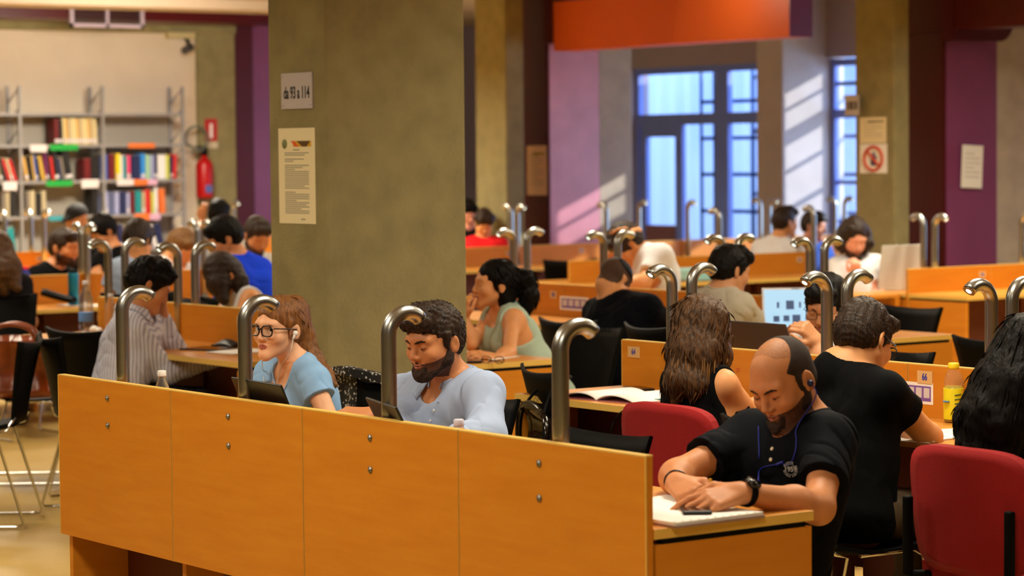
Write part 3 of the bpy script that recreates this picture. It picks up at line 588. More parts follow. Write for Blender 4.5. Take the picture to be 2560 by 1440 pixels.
def red_chair():
    e = empty('red_chair', (0, 0, 0))
    def seat(u, v): x = (u-.5)*.46; y = -.2+v*.43; return (x*(1-.1*(v-.5)**2), y, .47+.012*math.cos((u-.5)*3)-.01*abs(v-.5)*2)
    MB().grid(seat, 10, 8, .05).build('seat', REDF, e); MB().box(-.2, .2, -.16, .18, .425, .445).build('seat_pan', BLACKP, e)
    def back(u, v):
        a = (u-.5)*2; b = (v-.5)*2; n = 4.5; q = (abs(a)**n+abs(b)**n)**(1/n); m_ = max(abs(a), abs(b), 1e-6); s_ = m_/max(q, 1e-6)
        x = a*s_*.235*(1+.05*b*s_); z = .655+b*s_*.18; return (x, -.235-.05*(z-.5)+.035*(a*s_)**2, z)
    MB().grid(back, 14, 12, .035).build('backrest', REDF, e)
    for sx in (-1, 1): MB().box(sx*.205-.013, sx*.205+.013, -.285, -.262, .45, .68, bev=.005).build('back_support', BLACKP, e); MB().tube([(sx*.2, -.27, .455), (sx*.19, -.1, .44)], .012, 8).build('bracket', BLACKP, e)
    for sx in (-1, 1): MB().tube([(sx*.2, -.2, .012), (sx*.19, .12, .44)], .011, 8).build('leg', CHROME, e); MB().tube([(sx*.2, .22, .012), (sx*.19, -.12, .44)], .011, 8).build('leg', CHROME, e)
    return e
BCH, RCH = black_chair(), red_chair(); usedc = {'b': False, 'r': False}
def chair(kind, u, v, rz, label, group='black sled chairs'):
    src = BCH if kind == 'b' else RCH
    o = copy_tree(src) if usedc[kind] else src; usedc[kind] = True
    o.location = (u, v, 0); o.rotation_euler = (0, 0, rz); o['label'] = label; o['category'] = 'chair'; o['group'] = group if kind == 'b' else 'red upholstered chairs'
    return o
# empty chairs in view (rz = 0 faces +V)
PI = math.pi
c_ = onZ(1500, 1098, .82); chair('b', c_[0], c_[1]-.26, PI, 'empty black chair at the third front row desk, behind the nearest lamp')
chair('b', -6.09, .99, 2.51, 'black sled chair seen side-on, cut by the left picture edge')
c_ = onZ(78, 985, .45); chair('b', c_[0], c_[1], -.6, 'black chair whose seat holds the brown leather bag at the left')
c_ = onZ(65, 760, .8); chair('b', c_[0], c_[1], -1.5, 'black chair below the dark-haired woman at the left picture edge')
c_ = onZ(235, 840, .81); chair('b', c_[0]-.12, c_[1]+.2, .25, 'black chair left of the striped shirt man at the left middle desk')
c_ = onZ(1345, 945, .8); BAGC = c_; chair('b', c_[0]+.15, c_[1]+.22, -.3, 'black chair holding the dark glossy bag, left of the open book')
c_ = onZ(1440, 657, .8); chair('b', c_[0], c_[1]-.2, 1.35, 'black chair before the sunlit desks, above the third row panel')
c_ = onZ(2278, 786, .8); chair('b', c_[0], c_[1]-.27, PI, 'black chair at the far side of the third row end, below the light desks')
c_ = onZ(2440, 866, .8); chair('b', c_[0]+.08, c_[1]+.27, .1, 'black chair beyond panel number 66 beside the right lamp')
# ================================================================ figures: smooth distance fields turned into one continuous mesh
A3 = lambda v: np.asarray(v, np.float32)
class Field:
    def __init__(s): s.P = []; s.disp = None; s.amp = 0
    def cone(s, a, b, ra, rb=None, k=.02, op='u'):
        a, b = A3(a), A3(b); rb = ra if rb is None else rb; ab = b-a; L = float(ab @ ab)+1e-9; dr = rb-ra
        def f(P):
            q = P-a; t = np.clip((q @ ab)/L, 0, 1); q = q-t[:, None]*ab; return np.sqrt((q*q).sum(1))-(ra+dr*t)
        m = max(ra, rb); s.P.append((f, k, op, np.minimum(a, b)-m, np.maximum(a, b)+m)); return s
    def ell(s, c, r, M=None, k=.02, op='u'):
        c, r = A3(c), A3(r); R = np.eye(3, dtype=np.float32) if M is None else A3(M)
        def f(P):
            q = (P-c) @ R; u = q/r; k0 = np.sqrt((u*u).sum(1)); v = u/r; k1 = np.sqrt((v*v).sum(1))+1e-9; return k0*(k0-1)/k1
        m = float(r.max()); s.P.append((f, k, op, c-m, c+m)); return s
    def half(s, p, n, k=.004, op='i'):        # keep the side the normal points away from
        p, n = A3(p), A3(unit(n)); s.P.append((lambda P: (P-p) @ n, k, op, None, None)); return s
    def ev(s, P):
        d = None
        for f, k, op, lo, hi in s.P:
            e = f(P)
            if d is None: d = e; continue
            d = comb(d, e, k, op)
        return d
    def mesh(s, h, name, mats, parent, matfn=None, base=(0, 0, 0), smooth=True):
        U = [p for p in s.P if p[2] == 'u']; pad = .03+s.amp
        lo = np.min([p[3] for p in U], 0)-pad; hi = np.max([p[4] for p in U], 0)+pad
        B = 8; nb = np.ceil((hi-lo)/(h*B)).astype(int); n = nb*B+1
        F = np.full(tuple(n), 9., np.float32)
        g = np.stack(np.meshgrid(*[np.arange(x) for x in nb], indexing='ij'), -1).reshape(-1, 3)
        C = (lo+(g+.5)*B*h).astype(np.float32); hd = .87*B*h
        d = s.ev(C); act = np.abs(d) < hd*1.25+s.amp+.012; g = g[act]; C = C[act]; d = d[act]
        l = np.arange(B+1); loc = np.stack(np.meshgrid(l, l, l, indexing='ij'), -1).reshape(-1, 3)
        nA = len(g)
        for c0 in range(0, nA, 1500):
            gg = g[c0:c0+1500]; CC_ = C[c0:c0+1500]; dc = d[c0:c0+1500]
            idx = gg[:, None, :]*B+loc[None]; P = (lo+idx*h).astype(np.float32); D = None
            for f, k, op, _, _ in s.P:
                if D is None: D = f(P.reshape(-1, 3)).reshape(len(gg), -1); continue
                e = f(CC_)
                if op == 'u': m = e-hd < np.abs(dc)+hd+k+.02
                else: m = (-e if op == 's' else e)+hd > dc-hd-k-.03
                if m.any(): D[m] = comb(D[m], f(P[m].reshape(-1, 3)).reshape(int(m.sum()), -1), k, op)
            if s.disp is not None: D = D+s.disp(P.reshape(-1, 3)).reshape(D.shape)
            F[idx[..., 0], idx[..., 1], idx[..., 2]] = D
        S = F < 0
        nx, ny, nz = n
        cnt = np.zeros((nx-1, ny-1, nz-1), np.int8); offs = [(i, j, k) for i in (0, 1) for j in (0, 1) for k in (0, 1)]
        for (i, j, k) in offs: cnt += S[i:nx-1+i, j:ny-1+j, k:nz-1+k]
        cells = np.argwhere((cnt > 0) & (cnt < 8)); ids = np.full(cnt.shape, -1, np.int32); ids[cells[:, 0], cells[:, 1], cells[:, 2]] = np.arange(len(cells))
        acc = np.zeros((len(cells), 3), np.float32); w = np.zeros(len(cells), np.float32)
        val = {o: F[cells[:, 0]+o[0], cells[:, 1]+o[1], cells[:, 2]+o[2]] for o in offs}
        for a in offs:
            for ax in range(3):
                if a[ax]: continue
                b = list(a); b[ax] = 1; b = tuple(b); va, vb = val[a], val[b]; m = (va < 0) != (vb < 0)
                t = np.where(m, va/np.where(m, va-vb, 1), 0); p = np.tile(np.array(a, np.float32), (len(cells), 1)); p[:, ax] = t
                acc += p*m[:, None]; w += m
        V = lo+(cells+acc/np.maximum(w, 1)[:, None])*h
        Q = []
        for ax in range(3):
            o1, o2 = [(1, 2), (2, 0), (0, 1)][ax]
            sl0 = [slice(1, -1)]*3; sl0[ax] = slice(0, -1); sl1 = list(sl0); sl1[ax] = slice(1, None)
            A, Bv = S[tuple(sl0)], S[tuple(sl1)]; E = np.argwhere(A != Bv); inside = A[E[:, 0], E[:, 1], E[:, 2]]
            E = E+np.array([0 if q == ax else 1 for q in range(3)])
            def cid(d1, d2):
                c = E.copy(); c[:, o1] -= d1; c[:, o2] -= d2; return ids[c[:, 0], c[:, 1], c[:, 2]]
            q = np.stack([cid(1, 1), cid(0, 1), cid(0, 0), cid(1, 0)], 1); q[~inside] = q[~inside][:, ::-1]; Q.append(q)
        Q = np.concatenate(Q) if Q else np.zeros((0, 4), int); Q = Q[(Q >= 0).all(1)]
        # one smoothing pass, then build
        if smooth and len(Q):
            for _ in range(1):
                sm = np.zeros_like(V); ct = np.zeros(len(V))
                for i in range(4):
                    np.add.at(sm, Q[:, i], V[Q[:, (i+1) % 4]]); np.add.at(ct, Q[:, i], 1)
                V = V*.5+.5*sm/np.maximum(ct, 1)[:, None]
        return raw_mesh(name, V-np.asarray(base), Q, mats, parent, matfn(V[Q].mean(1)) if matfn is not None and len(Q) else None)
def comb(d, e, k, op):
    if op == 'u':
        h = np.clip(.5+.5*(d-e)/k, 0, 1); return d+(e-d)*h-k*h*(1-h)
    if op == 's': e = -e
    h = np.clip(.5-.5*(d-e)/k, 0, 1); return d+(e-d)*h+k*h*(1-h)
def raw_mesh(name, V, Q, mats, parent, mi=None, tri=None):
    me = bpy.data.meshes.new(name); V = np.asarray(V, np.float32); nq = len(Q)
    me.vertices.add(len(V)); me.vertices.foreach_set('co', V.ravel())
    k = Q.shape[1] if nq else 4
    me.loops.add(nq*k); me.loops.foreach_set('vertex_index', np.asarray(Q, np.int32).ravel())
    me.polygons.add(nq); me.polygons.foreach_set('loop_start', np.arange(0, nq*k, k, dtype=np.int32))
    for x in (mats if isinstance(mats, (list, tuple)) else [mats]): me.materials.append(x)
    me.update(calc_edges=True); me.polygons.foreach_set('use_smooth', np.ones(nq, bool))
    if mi is not None: me.polygons.foreach_set('material_index', np.asarray(mi, np.int32))
    me.update(); o = bpy.data.objects.new(name, me); add(o, parent); return o
def ridge(P, f, seed=0, ax=(1, 1, 1)):
    r_ = np.random.RandomState(seed); o = 0
    for i in range(4):
        w = r_.randn(3)*np.asarray(ax)*f*(1+.5*i); ph = r_.rand()*6; o = o+np.sin(P @ A3(w)+ph+1.5*np.sin(P @ A3(r_.randn(3)*f*.6)+ph))/(1+.45*i)
    return o/2.4
# ---------------------------------------------------------------- materials for people
def skin(name, rgb): return mat('skin_'+name, rgb, .5, noise=.06, nscale=30, spec=.35)
SK = {'fair': skin('fair', (232, 176, 138)), 'tan': skin('tan', (196, 130, 86)), 'olive': skin('olive', (196, 138, 98)), 'warm': skin('warm', (218, 152, 100)), 'pink': skin('pink', (226, 158, 130))}
LIP = mat('lips', (172, 92, 78), .5); LIPM = mat('lips_male', (158, 94, 70), .55); BROWM = mat('eyebrow_hair', (34, 22, 16), .9); EYEW = mat('eye_white', (226, 220, 214), .25); IRIS = mat('iris_brown', (58, 40, 26), .2); PUP = mat('pupil', (5, 5, 5), .1); LASH = mat('lash', (18, 12, 10), .8)
NAIL = mat('nail', (228, 176, 150), .4)
def hairm(name, rgb, second, nscale=26): return mat('hair_'+name, rgb, .5, noise=1, nscale=nscale, stretch=(5, 5, .45), second=second, bump=.5, spec=.12 if name == 'black' else .3)
HAIR = {'fuzz': mat('hair_fuzz', (164, 106, 66), .6, noise=.2, nscale=200), 'caramel': hairm('caramel', (84, 54, 26), (150, 104, 54)), 'auburn': hairm('auburn', (104, 62, 28), (158, 106, 56)), 'black': hairm('black', (9, 7, 7), (20, 15, 13)), 'dark': hairm('dark', (28, 18, 12), (56, 38, 26)), 'brown': hairm('brown', (88, 52, 24), (146, 94, 46)), 'darkbrown': hairm('darkbrown', (38, 22, 10), (92, 58, 26)), 'blond': hairm('blond', (92, 62, 30), (140, 98, 52)), 'buzz': mat('hair_buzz', (74, 50, 34), .8, noise=.3, nscale=150), 'side': mat('hair_side', (38, 22, 13), .8, noise=.35, nscale=120)}
BEARD = mat('beard_hair', (44, 26, 16), .9, noise=.5, nscale=160, bump=.6); STUB = mat('stubble_skin', (82, 48, 32), .7, noise=.3, nscale=220)
DENIM = mat('dark_trousers', (20, 20, 26), .85); SHOE = mat('shoe', (30, 28, 28), .6); FRAME = mat('glasses_frame', (16, 12, 14), .25); LENS = WG
def frame(F_, tilt=0.):         # head axes: columns x (subject's right), y forward, z up
    F_ = unit(F_); x = unit(np.cross(F_, up)); z = np.cross(x, F_); x2 = x*math.cos(tilt)+z*math.sin(tilt); z2 = np.cross(x2, F_); return np.stack([x2, F_, z2], 1)
class Head:
    def __init__(s, c, F_, tilt=0, sc=1): s.c = np.asarray(c, float); s.M = frame(F_, tilt); s.s = sc
    def w(s, x, y, z): return s.c+s.M @ (np.array([x, y, z])*s.s)
    def loc(s, P): return ((P-s.c) @ s.M)/s.s
def head_field(f, H, female=False, eyes='down', nose=1.):
    w, q, M = H.w, H.s, H.M
    E = lambda c, r, k=.02, op='u': f.ell(w(*c), np.array(r)*q, M, k*q, op)
    Cn = lambda a, b, ra, rb, k=.02, op='u': f.cone(w(*a), w(*b), ra*q, rb*q, k*q, op)
    E((0, -.010, .034), (.0745, .0975, .084), .02); E((0, .028, -.012), (.0600 if not female else .0565, .063, .094), .03); E((0, .0585, -.066), (.027, .0255, .026), .028)
    jw = .86 if female else 1
    for x in (-1, 1):
        Cn((x*.052*jw, .004, -.048), (x*(.018 if not female else .011), .070, -.098), .021 if not female else .017, .017 if not female else .0145, .03)
        E((x*.043, .060, -.030), (.021, .022, .020), .03)
    E((0, .079, -.100), (.019*jw, .015, .016), .022)
    for x in (-1, 1): Cn((x*.043, .076, .020), (x*.008, .089, .021), .010 if not female else .007, .010 if not female else .006, .02)
    for x in (-1, 1): E((x*.031, .0985, -.001), (.0185, .0172, .0125), .012, 's')
    if eyes == 'down':
        for x in (-1, 1): E((x*.031, .0765, .0), (.0150, .0140, .0115), .005)
    else:
        for x in (-1, 1):
            Cn((x*.047, .0765, .004), (x*.031, .0850, .0118), .0032, .004, .004); Cn((x*.031, .0850, .0118), (x*.016, .0825, .004), .004, .003, .004)
            Cn((x*.047, .0765, -.0035), (x*.031, .0830, -.0105), .003, .0035, .005); Cn((x*.031, .0830, -.0105), (x*.016, .0825, -.003), .0035, .003, .005)
    Cn((0, .0875, .012), (0, .1075*(.6+.4*nose), -.032), .0072, .0090 if female else .0105, .012)
    for x in (-1, 1): E((x*.0112, .0965, -.0365), (.0082, .0105, .0074), .008)
    for x in (-1, 1):
        Cn((x*.022, .0825, -.0630), (x*.004, .0910, -.0600), .003, .0046, .007); Cn((x*.018, .0830, -.0668), (0, .0890, -.0710), .0036, .0054, .007)
    Cn((-.022, .092, -.0642), (.022, .092, -.0642), .0012, .0012, .004, 's') if False else None
    for x in (-1, 1): Cn((0, .0968, -.0650), (x*.026, .0838, -.0652), .0015, .0011, .003, 's')
    for x in (-1, 1):
        R_ = M @ np.array([[math.cos(.35*x), -math.sin(.35*x), 0], [math.sin(.35*x), math.cos(.35*x), 0], [0, 0, 1]])
        f.ell(w(x*.0775, -.014, -.008), np.array((.0075, .0175, .030))*q, R_, .007*q); f.ell(w(x*.0865, -.009, -.006), np.array((.0065, .0105, .020))*q, R_, .004*q, 's')
def hand_geo(f, wr, d, nrm, side, curl, sc=1., spread=.10, thumb=.6, k=.006):
    """palm from the wrist along d, back of the hand towards nrm; side = +1 if the thumb lies towards d x nrm"""
    d = unit(d); nrm = unit(np.asarray(nrm)-d*(np.asarray(nrm) @ d)); t = np.cross(d, nrm)*side; tips = []
    wr = np.asarray(wr, float)
    Lf = [(.043, .027, .021), (.047, .030, .022), (.044, .028, .021), (.034, .021, .018)]
    for i in range(4):
        off = (.028-.0187*i)*sc; kn = wr+d*(.088-.004*abs(i-1)-.004*(i == 3))*sc+t*off
        f.cone(wr+t*off*.55+d*.004, kn, .0155*sc, .0115*sc, .014)
        dd = unit(d+t*spread*(1.1-i*.8)); p = kn; c_ = curl[i] if hasattr(curl[i], '__len__') else (curl[i], curl[i]*1.1, curl[i]*.8)
        ang = 0
        for j in range(3):
            ang += c_[j]; v = dd*math.cos(ang)-nrm*math.sin(ang); e = p+v*Lf[i][j]*sc
            f.cone(p, e, (.0098, .0088, .0078)[j]*sc*(1 if i < 3 else .88), (.0088, .0078, .0066)[j]*sc*(1 if i < 3 else .88), k if j == 0 else .004); p = e
        tips.append((p, v))
    a = wr+d*.022*sc+t*.026*sc; v = unit(d*.72+t*.75-nrm*.25*thumb); b = a+v*.042*sc; v2 = unit(d*.95+t*(.35-.5*thumb)-nrm*.4*thumb); c = b+v2*.034*sc; v3 = unit(v2-t*.25*thumb-nrm*.2*thumb); e = c+v3*.026*sc
    f.cone(wr+d*.012+t*.012, b, .017*sc, .0125*sc, .016); f.cone(b, c, .0115*sc, .0098*sc, .005); f.cone(c, e, .0098*sc, .0078*sc, .004); tips.append((e, v3))
    return tips
PEOPLE = {}
def person(key, label, seat, Z0, J, face, tilt=0, hs=1., skin_='tan', female=False, top=(BLACKP, 'short'), hair=('short', 'dark'), hands=None, eyes='down', fwd=(0, -1), build=1., h=None, beard=None, nose=1., glasses=None, neckline=0., nobody=False, trousers=DENIM, sleeve=.55, foldamp=.004, extra=None, brow=True, chairk=None, chairlab=None, chairrz=None, choff=(0, 0)):
    """J: joints as (px, py, dz) pixels of the photograph with a depth offset from Z0"""
    h = h or (min(.010, max(.0034, Z0*.00046)) if key not in ('girl', 'beard', 'bald') else .0030)
    G = lambda n: None if n not in J else K(J[n][0], J[n][1], Z0+J[n][2])
    fv = unit(np.array([fwd[0], fwd[1], 0.])); sv = np.array([fv[1], -fv[0], 0.])       # sv: subject's right
    pel = np.array([seat[0], seat[1], .53]); hc = G('hc'); H = Head(hc, camdir(*face), tilt, hs)
    nb = G('nb') if 'nb' in J else hc-np.array([0, 0, .15])+H.M[:, 1]*-.03
    shR = G('shR') if 'shR' in J else nb+sv*.175*build-np.array([0, 0, .05]); shL = G('shL') if 'shL' in J else nb-sv*.175*build-np.array([0, 0, .05])
    cs = unit(shR-shL); ch_up = unit(nb-pel); cf = unit(np.cross(ch_up, cs)); mid = (shR+shL)/2
    def arm(s_, n):
        el, wr = G('el'+n), G('wr'+n); sh = shR if n == 'R' else shL
        if el is None: el = sh+fv*.14+sv*(.06 if n == 'R' else -.06)-np.array([0, 0, .24])
        if wr is None: wr = el+fv*.20-sv*(.08 if n == 'R' else -.08)+np.array([0, 0, .02])
        return sh, el, wr
    aR, aL = arm(sv, 'R'), arm(sv, 'L')
    base = np.array([seat[0], seat[1], 0.]); e = empty('person', base, 0, label, 'person', 'people in the reading room')
    b = build; fem = female
    f = Field()
    head_field(f, H, fem, eyes, nose)
    nr = (.046 if fem else .055)*b**.5
    f.cone(H.w(0, -.022, -.055), nb-cf*.004, nr*1.0, nr*1.05, .03)
    def torso(f, o, k=.05):
        waist = pel*.58+mid*.42; che = pel*.2+mid*.8
        for x in (-1, 1):
            f.cone(pel+sv*x*.07*b, waist+(sv+cs)/2*x*.055*b, .105*b+o, (.088 if fem else .102)*b+o, k); f.cone(waist+(sv+cs)/2*x*.055*b, che+cs*x*.07*b-cf*.005, (.088 if fem else .102)*b+o, (.092 if fem else .108)*b+o, k)
            f.cone(che+cs*x*.07*b, mid+cs*x*.10*b-ch_up*.035, .092*b+o, .062*b+o, k)
        for sh in (shL, shR): f.cone(nb-ch_up*.015-cf*.008, sh-cf*.005+ch_up*.006, (.048 if fem else .054)*b+o, (.046 if fem else .052)*b+o, k)
        if fem:
            for x in (-1, 1): f.ell(che+cs*x*.072+cf*.082*b-ch_up*.01, np.array((.056, .05, .056))*b+o, None, .035)
    torso(f, 0)
    for sh, el, wr in (aR, aL):
        ua = (.043 if not fem else .038)*b; f.cone(sh, el, ua*1.1, ua*.88, .035); m_ = el*.68+wr*.32
        f.cone(el, m_, ua*.87, ua*.93, .03); f.cone(m_, wr, ua*.93, .0255*b**.5 if not fem else .0225, .03)
    tips = {}
    if hands:
        for n, (dpx, nv, side, curl, *o) in hands.items():
            wr = aR[2] if n == 'R' else aL[2]
            tips[n] = hand_geo(f, wr, camdir(*dpx), camdir(*nv), side, curl, (.93 if fem else 1.)*(o[0] if o else 1), *(o[1:] if len(o) > 1 else ()))
    for n in ('R', 'L'):
        if not hands or n not in hands:
            sh, el, wr = aR if n == 'R' else aL; d = unit(wr-el); hand_geo(f, wr, unit(d+fv*.3), (0, 0, 1), 1 if n == 'L' else -1, (.35, .4, .45, .5))
    def lips(P):
        q = H.loc(P); r = np.zeros(len(P), int); inn = (q*q).sum(1) < .165**2
        m = inn & (np.abs(q[:, 0]) < .0235) & (q[:, 1] > .076) & (q[:, 1] < .112) & (Z0 >= 11) & (np.abs(q[:, 2]+.065) < (.0075 if not beard else .0055)*(1-(q[:, 0]/.027)**2)+.0005); r[m] = 1
        if beard:
            z, y, x = q[:, 2], q[:, 1], np.abs(q[:, 0]); m2 = inn & (r == 0) & (z < -.036-.30*np.maximum(0, y-.015)) & (z > -.125) & (y > -.012) & ~((z > -.05) & (y > .078) & (x > .024)) & (z > -.118+.0*y-1.0*np.maximum(0, .06-y)*0)
            m2 &= ~((z > -.043) & (x < .03)) & (y < .112); m2 &= ~((x < .017) & (z > -.053)); r[m2] = 2
        if hair[0] in ('bald', 'buzz'):
            z, y, x = q[:, 2], q[:, 1], np.abs(q[:, 0])
            if hair[0] == 'bald': m3 = inn & (z > .070+.45*np.maximum(0, y)) & (y < .045) | (z > 99) & (r == 0) & (y < .034-.35*np.maximum(0, z-.02)) & (z < .104-1.1*np.maximum(0, .02+y)) & (z > -.036-.35*np.maximum(0, -y)) & ~((x > .068) & (np.abs(z+.008) < .034) & (np.abs(y+.012) < .024)); 
            else: m3 = inn & (r == 0) & (y < .07) & (z > -.062+.5*np.maximum(0, y+.02)) & ~((x > .072) & (np.abs(z+.008) < .034) & (np.abs(y+.012) < .024)) & (z > .0+.7*(y-.03))
            r[m3] = 3
        return r
    f.mesh(h, 'body', [SK[skin_], LIP if female else LIPM, STUB, HAIR['fuzz'] if hair[0] == 'bald' else HAIR['buzz']], e, lips, base)
    # ---- clothing
    tm, kind = top; t = Field(); o = .013; torso(t, o)
    for (sh, el, wr) in (aR, aL):
        ua = (.043 if not fem else .038)*b
        if kind == 'none': continue
        if kind == 'sleeveless': t.ell(sh+unit(sh-el)*-.0, (.052*b,)*3, None, .03); continue
        if kind in ('short', 'cap'):
            fr = sleeve if kind == 'short' else .3; p = sh+(el-sh)*fr; t.cone(sh, p+(el-sh)*.12, ua*1.1+o+.002, ua*1.0+o+.010, .03); 
        else:
            t.cone(sh, el, ua*1.1+o+.003, ua*.9+o+.008, .04); fr = 1 if kind == 'long' else .35; p = el+(wr-el)*(.93 if kind == 'long' else .45)
            t.cone(el, p, ua*.9+o+.008, (.030 if kind == 'long' else .045)*b+o*.4, .03)
    for (sh, el, wr) in (aR, aL):
        ua = .043*b
        if kind in ('short', 'cap'):
            fr = sleeve if kind == 'short' else .3; p = sh+(el-sh)*fr; d = unit(el-sh); c2 = A3(p+d*.09); L2 = .085
            # cut a clean hem: remove a capsule beyond the hem plane
            t.P.append(((lambda c, d: (lambda P: np.maximum(-((P-A3(c)) @ A3(d)), np.sqrt((((P-A3(c))-((P-A3(c)) @ A3(d))[:, None]*A3(d))**2).sum(1))-.085)))(p, d), .003, 's', None, None)) if True else None
        if kind in ('sleeveless', 'none'):
            so = unit(sh-mid); t.P.append(((lambda c, d: (lambda P: np.maximum(-((P-A3(c)) @ A3(d)), np.sqrt(((P-A3(c))**2).sum(1))-(.125 if kind == 'sleeveless' else .17))))(sh+so*(.004 if kind == 'sleeveless' else -.05), unit(so+ch_up*.12+cf*.25)), .006, 's', None, None))
    nax = unit(H.w(0, -.02, -.06)-nb)
    t.cone(nb-nax*.02, nb+nax*.16, nr*1.22, nr*1.5, .006, 's')
    if neckline: t.ell(nb+cf*(.055+neckline*.3)-ch_up*neckline*.4, (.06+neckline*.3, .06+neckline*.3, .045+neckline*.75), None, .008, 's')
    t.half(pel-np.array([0, 0, .075]), (0, 0, -1), .01)
    sd = abs(hash(key)) % 1000 if False else sum(map(ord, key))
    ncut = Field(); ncut.cone(nb-nax*.02, nb+nax*.16, nr*1.22, nr*1.5)
    if neckline: ncut.ell(nb+cf*(.055+neckline*.3)-ch_up*neckline*.4, (.06+neckline*.3, .06+neckline*.3, .045+neckline*.75), None, .008)
    if foldamp:
        t.amp = foldamp*1.6; 
        def folds(P):
            o = ridge(P, 12, sd)*.5; r_ = np.random.RandomState(sd)
            for q in range(4):
                w_ = unit(r_.randn(3)*(1, 1, .9)); m_ = np.clip(ridge(P, 9, sd+q+2)*1.6, 0, 1); o = o+m_*np.maximum(0, 1-np.abs(np.sin(P @ A3(w_*(34+9*q))+1.3*ridge(P, 14, sd+q+7)))*1.25)**1.6*1.25
            return foldamp*(o-.35)*np.clip((ncut.ev(P)-.004)/.022, 0, 1)
        t.disp = folds
    topo = t.mesh(h, 'shirt' if kind != 'sleeveless' else 'top', tm, e, None, base)
    if key in ('girl', 'bald', 'greytee', 'chin') and len(topo.data.vertices):
        nv = len(topo.data.vertices); V = np.empty(nv*3, np.float32); topo.data.vertices.foreach_get('co', V); V = V.reshape(-1, 3)+base
        a0, b0 = nb-nax*.02, nb+nax*.16; cf_ = Field(); cf_.cone(a0, b0, nr*1.22, nr*1.5)
        if neckline: cf_.ell(nb+cf*(.055+neckline*.3)-ch_up*neckline*.4, (.06+neckline*.3, .06+neckline*.3, .045+neckline*.75), None, .008)
        dd = cf_.ev(V.astype(np.float32)); k_ = np.abs(dd) < .0055; R_ = V[k_]
        if len(R_) > 60:
            cen = R_.mean(0); fx = unit(cf-nax*(cf @ nax)); sx = np.cross(fx, nax); an = np.arctan2((R_-cen) @ sx, (R_-cen) @ fx); ring = []
            for q in range(28):
                t0 = -math.pi+2*math.pi*q/28; m_ = (an >= t0) & (an < t0+2*math.pi/28)
                if m_.sum() > 2: c_ = R_[m_]; hgt = (c_-cen) @ (nax*.8+unit(c_.mean(0)-cen)*.6); ring.append(c_[np.argsort(hgt)[-3:]].mean(0)-base)
            ring = np.array(ring)
            if len(ring) > 12:
                for _ in range(2): ring = ring*.5+.25*(np.roll(ring, 1, 0)+np.roll(ring, -1, 0))
                MB().tube(list(ring), .0048 if not fem else .0036, 8, closed=True).build('neck_band', tm, e)
    # ---- legs
    tr = Field(); kneeR = pel+fv*.43+sv*.10-np.array([0, 0, .04]); kneeL = pel+fv*.43-sv*.10-np.array([0, 0, .04])
    for x, kn in ((1, kneeR), (-1, kneeL)):
        tr.cone(pel+sv*x*.085-np.array([0, 0, .0]), kn, .086*b, .068*b, .03); an = np.array([kn[0], kn[1], .1])+fv*(-.05); tr.cone(kn, an, .066*b, .048, .03)
    tr.cone(pel-sv*.07, pel+sv*.07, .100*b, .100*b, .03)
    if foldamp: tr.amp = .008; tr.disp = lambda P: .004*ridge(P, 40, sd+5)
    tr.mesh(max(h*1.5, .008), 'trousers', trousers, e, None, base)
    for x, kn in ((1, kneeR), (-1, kneeL)):
        p = np.array([kn[0], kn[1], 0])-fv*.05; s2 = Field(); s2.cone(p-fv*.04+np.array([0, 0, .045]), p+fv*.14+np.array([0, 0, .035]), .044, .036, .02); s2.cone(p+np.array([0, 0, .05]), p+np.array([0, 0, .1]), .042, .05, .02); s2.half((0, 0, .004), (0, 0, -1)); s2.mesh(.012, 'shoe', SHOE, e, None, base)
    # ---- hair
    hairdo(e, H, hair, h, base, sd, Z0)
    ys = np.linspace(.15, .05, 101)
    def surf(x, z, inset=0.):
        d = f.ev(np.array([H.w(x, y, z) for y in ys], np.float32)); k = int(np.argmax(d < 0)); return H.w(x, ys[k]-inset, z)
    def path(q, pts, rad, inset, k=.003):
        P = [surf(x, z, inset) for x, z in pts]
        for i in range(len(P)-1): q.cone(P[i], P[i+1], rad[i]*H.s, rad[i+1]*H.s, k)
    if Z0 < 11 and camdir(*face) @ fw < .35:
        q = Field(); k_ = 1.12 if fem else .92
        path(q, [(-.0235, -.0645), (-.013, -.0615), (-.005, -.0597), (0, -.0607), (.005, -.0597), (.013, -.0615), (.0235, -.0645)], [.0012*k_, .0030*k_, .0037*k_, .0034*k_, .0037*k_, .0030*k_, .0012*k_], .0012)
        path(q, [(-.0225, -.0652), (-.012, -.0690), (0, -.0706), (.012, -.0690), (.0225, -.0652)], [.0012*k_, .0036*k_, .0044*k_, .0036*k_, .0012*k_], .0014)
        q.mesh(.0015, 'lips', LIP if fem else LIPM, e, None, base)
        MB().tube([surf(x, -.0650-.0006*(1-abs(x)/.024), -.0016 if abs(x) < .016 else .0)-base for x in np.linspace(-.0235, .0235, 11)], .0008, 6).build('mouth_line', mat('mouth_dark', (78, 32, 26), .6), e)
    if brow and Z0 < 15 and hair[0] != 'back':
        for x in (-1, 1):
            q = Field(); bw = .0046 if not fem else .0032
            path(q, [(x*.009, .0125), (x*.020, .0165), (x*.032, .0190), (x*.043, .0175), (x*.052, .0125)], [bw*.8, bw, bw, bw*.8, bw*.35], bw*.45); q.mesh(.0028 if Z0 < 10 else .005, 'eyebrow', HAIR[hair[1]] if hair[1] in ('blond', 'brown') else BROWM, e, None, base)
            if eyes == 'down':
                q = Field(); q.cone(H.w(x*.018, .0885, -.0055), H.w(x*.031, .0915, -.0085), .0013, .0018, .003); q.cone(H.w(x*.031, .0915, -.0085), H.w(x*.0455, .0835, -.0045), .0018, .0013, .003); q.mesh(.0022 if Z0 < 10 else .004, 'eyelash', LASH, e, None, base)
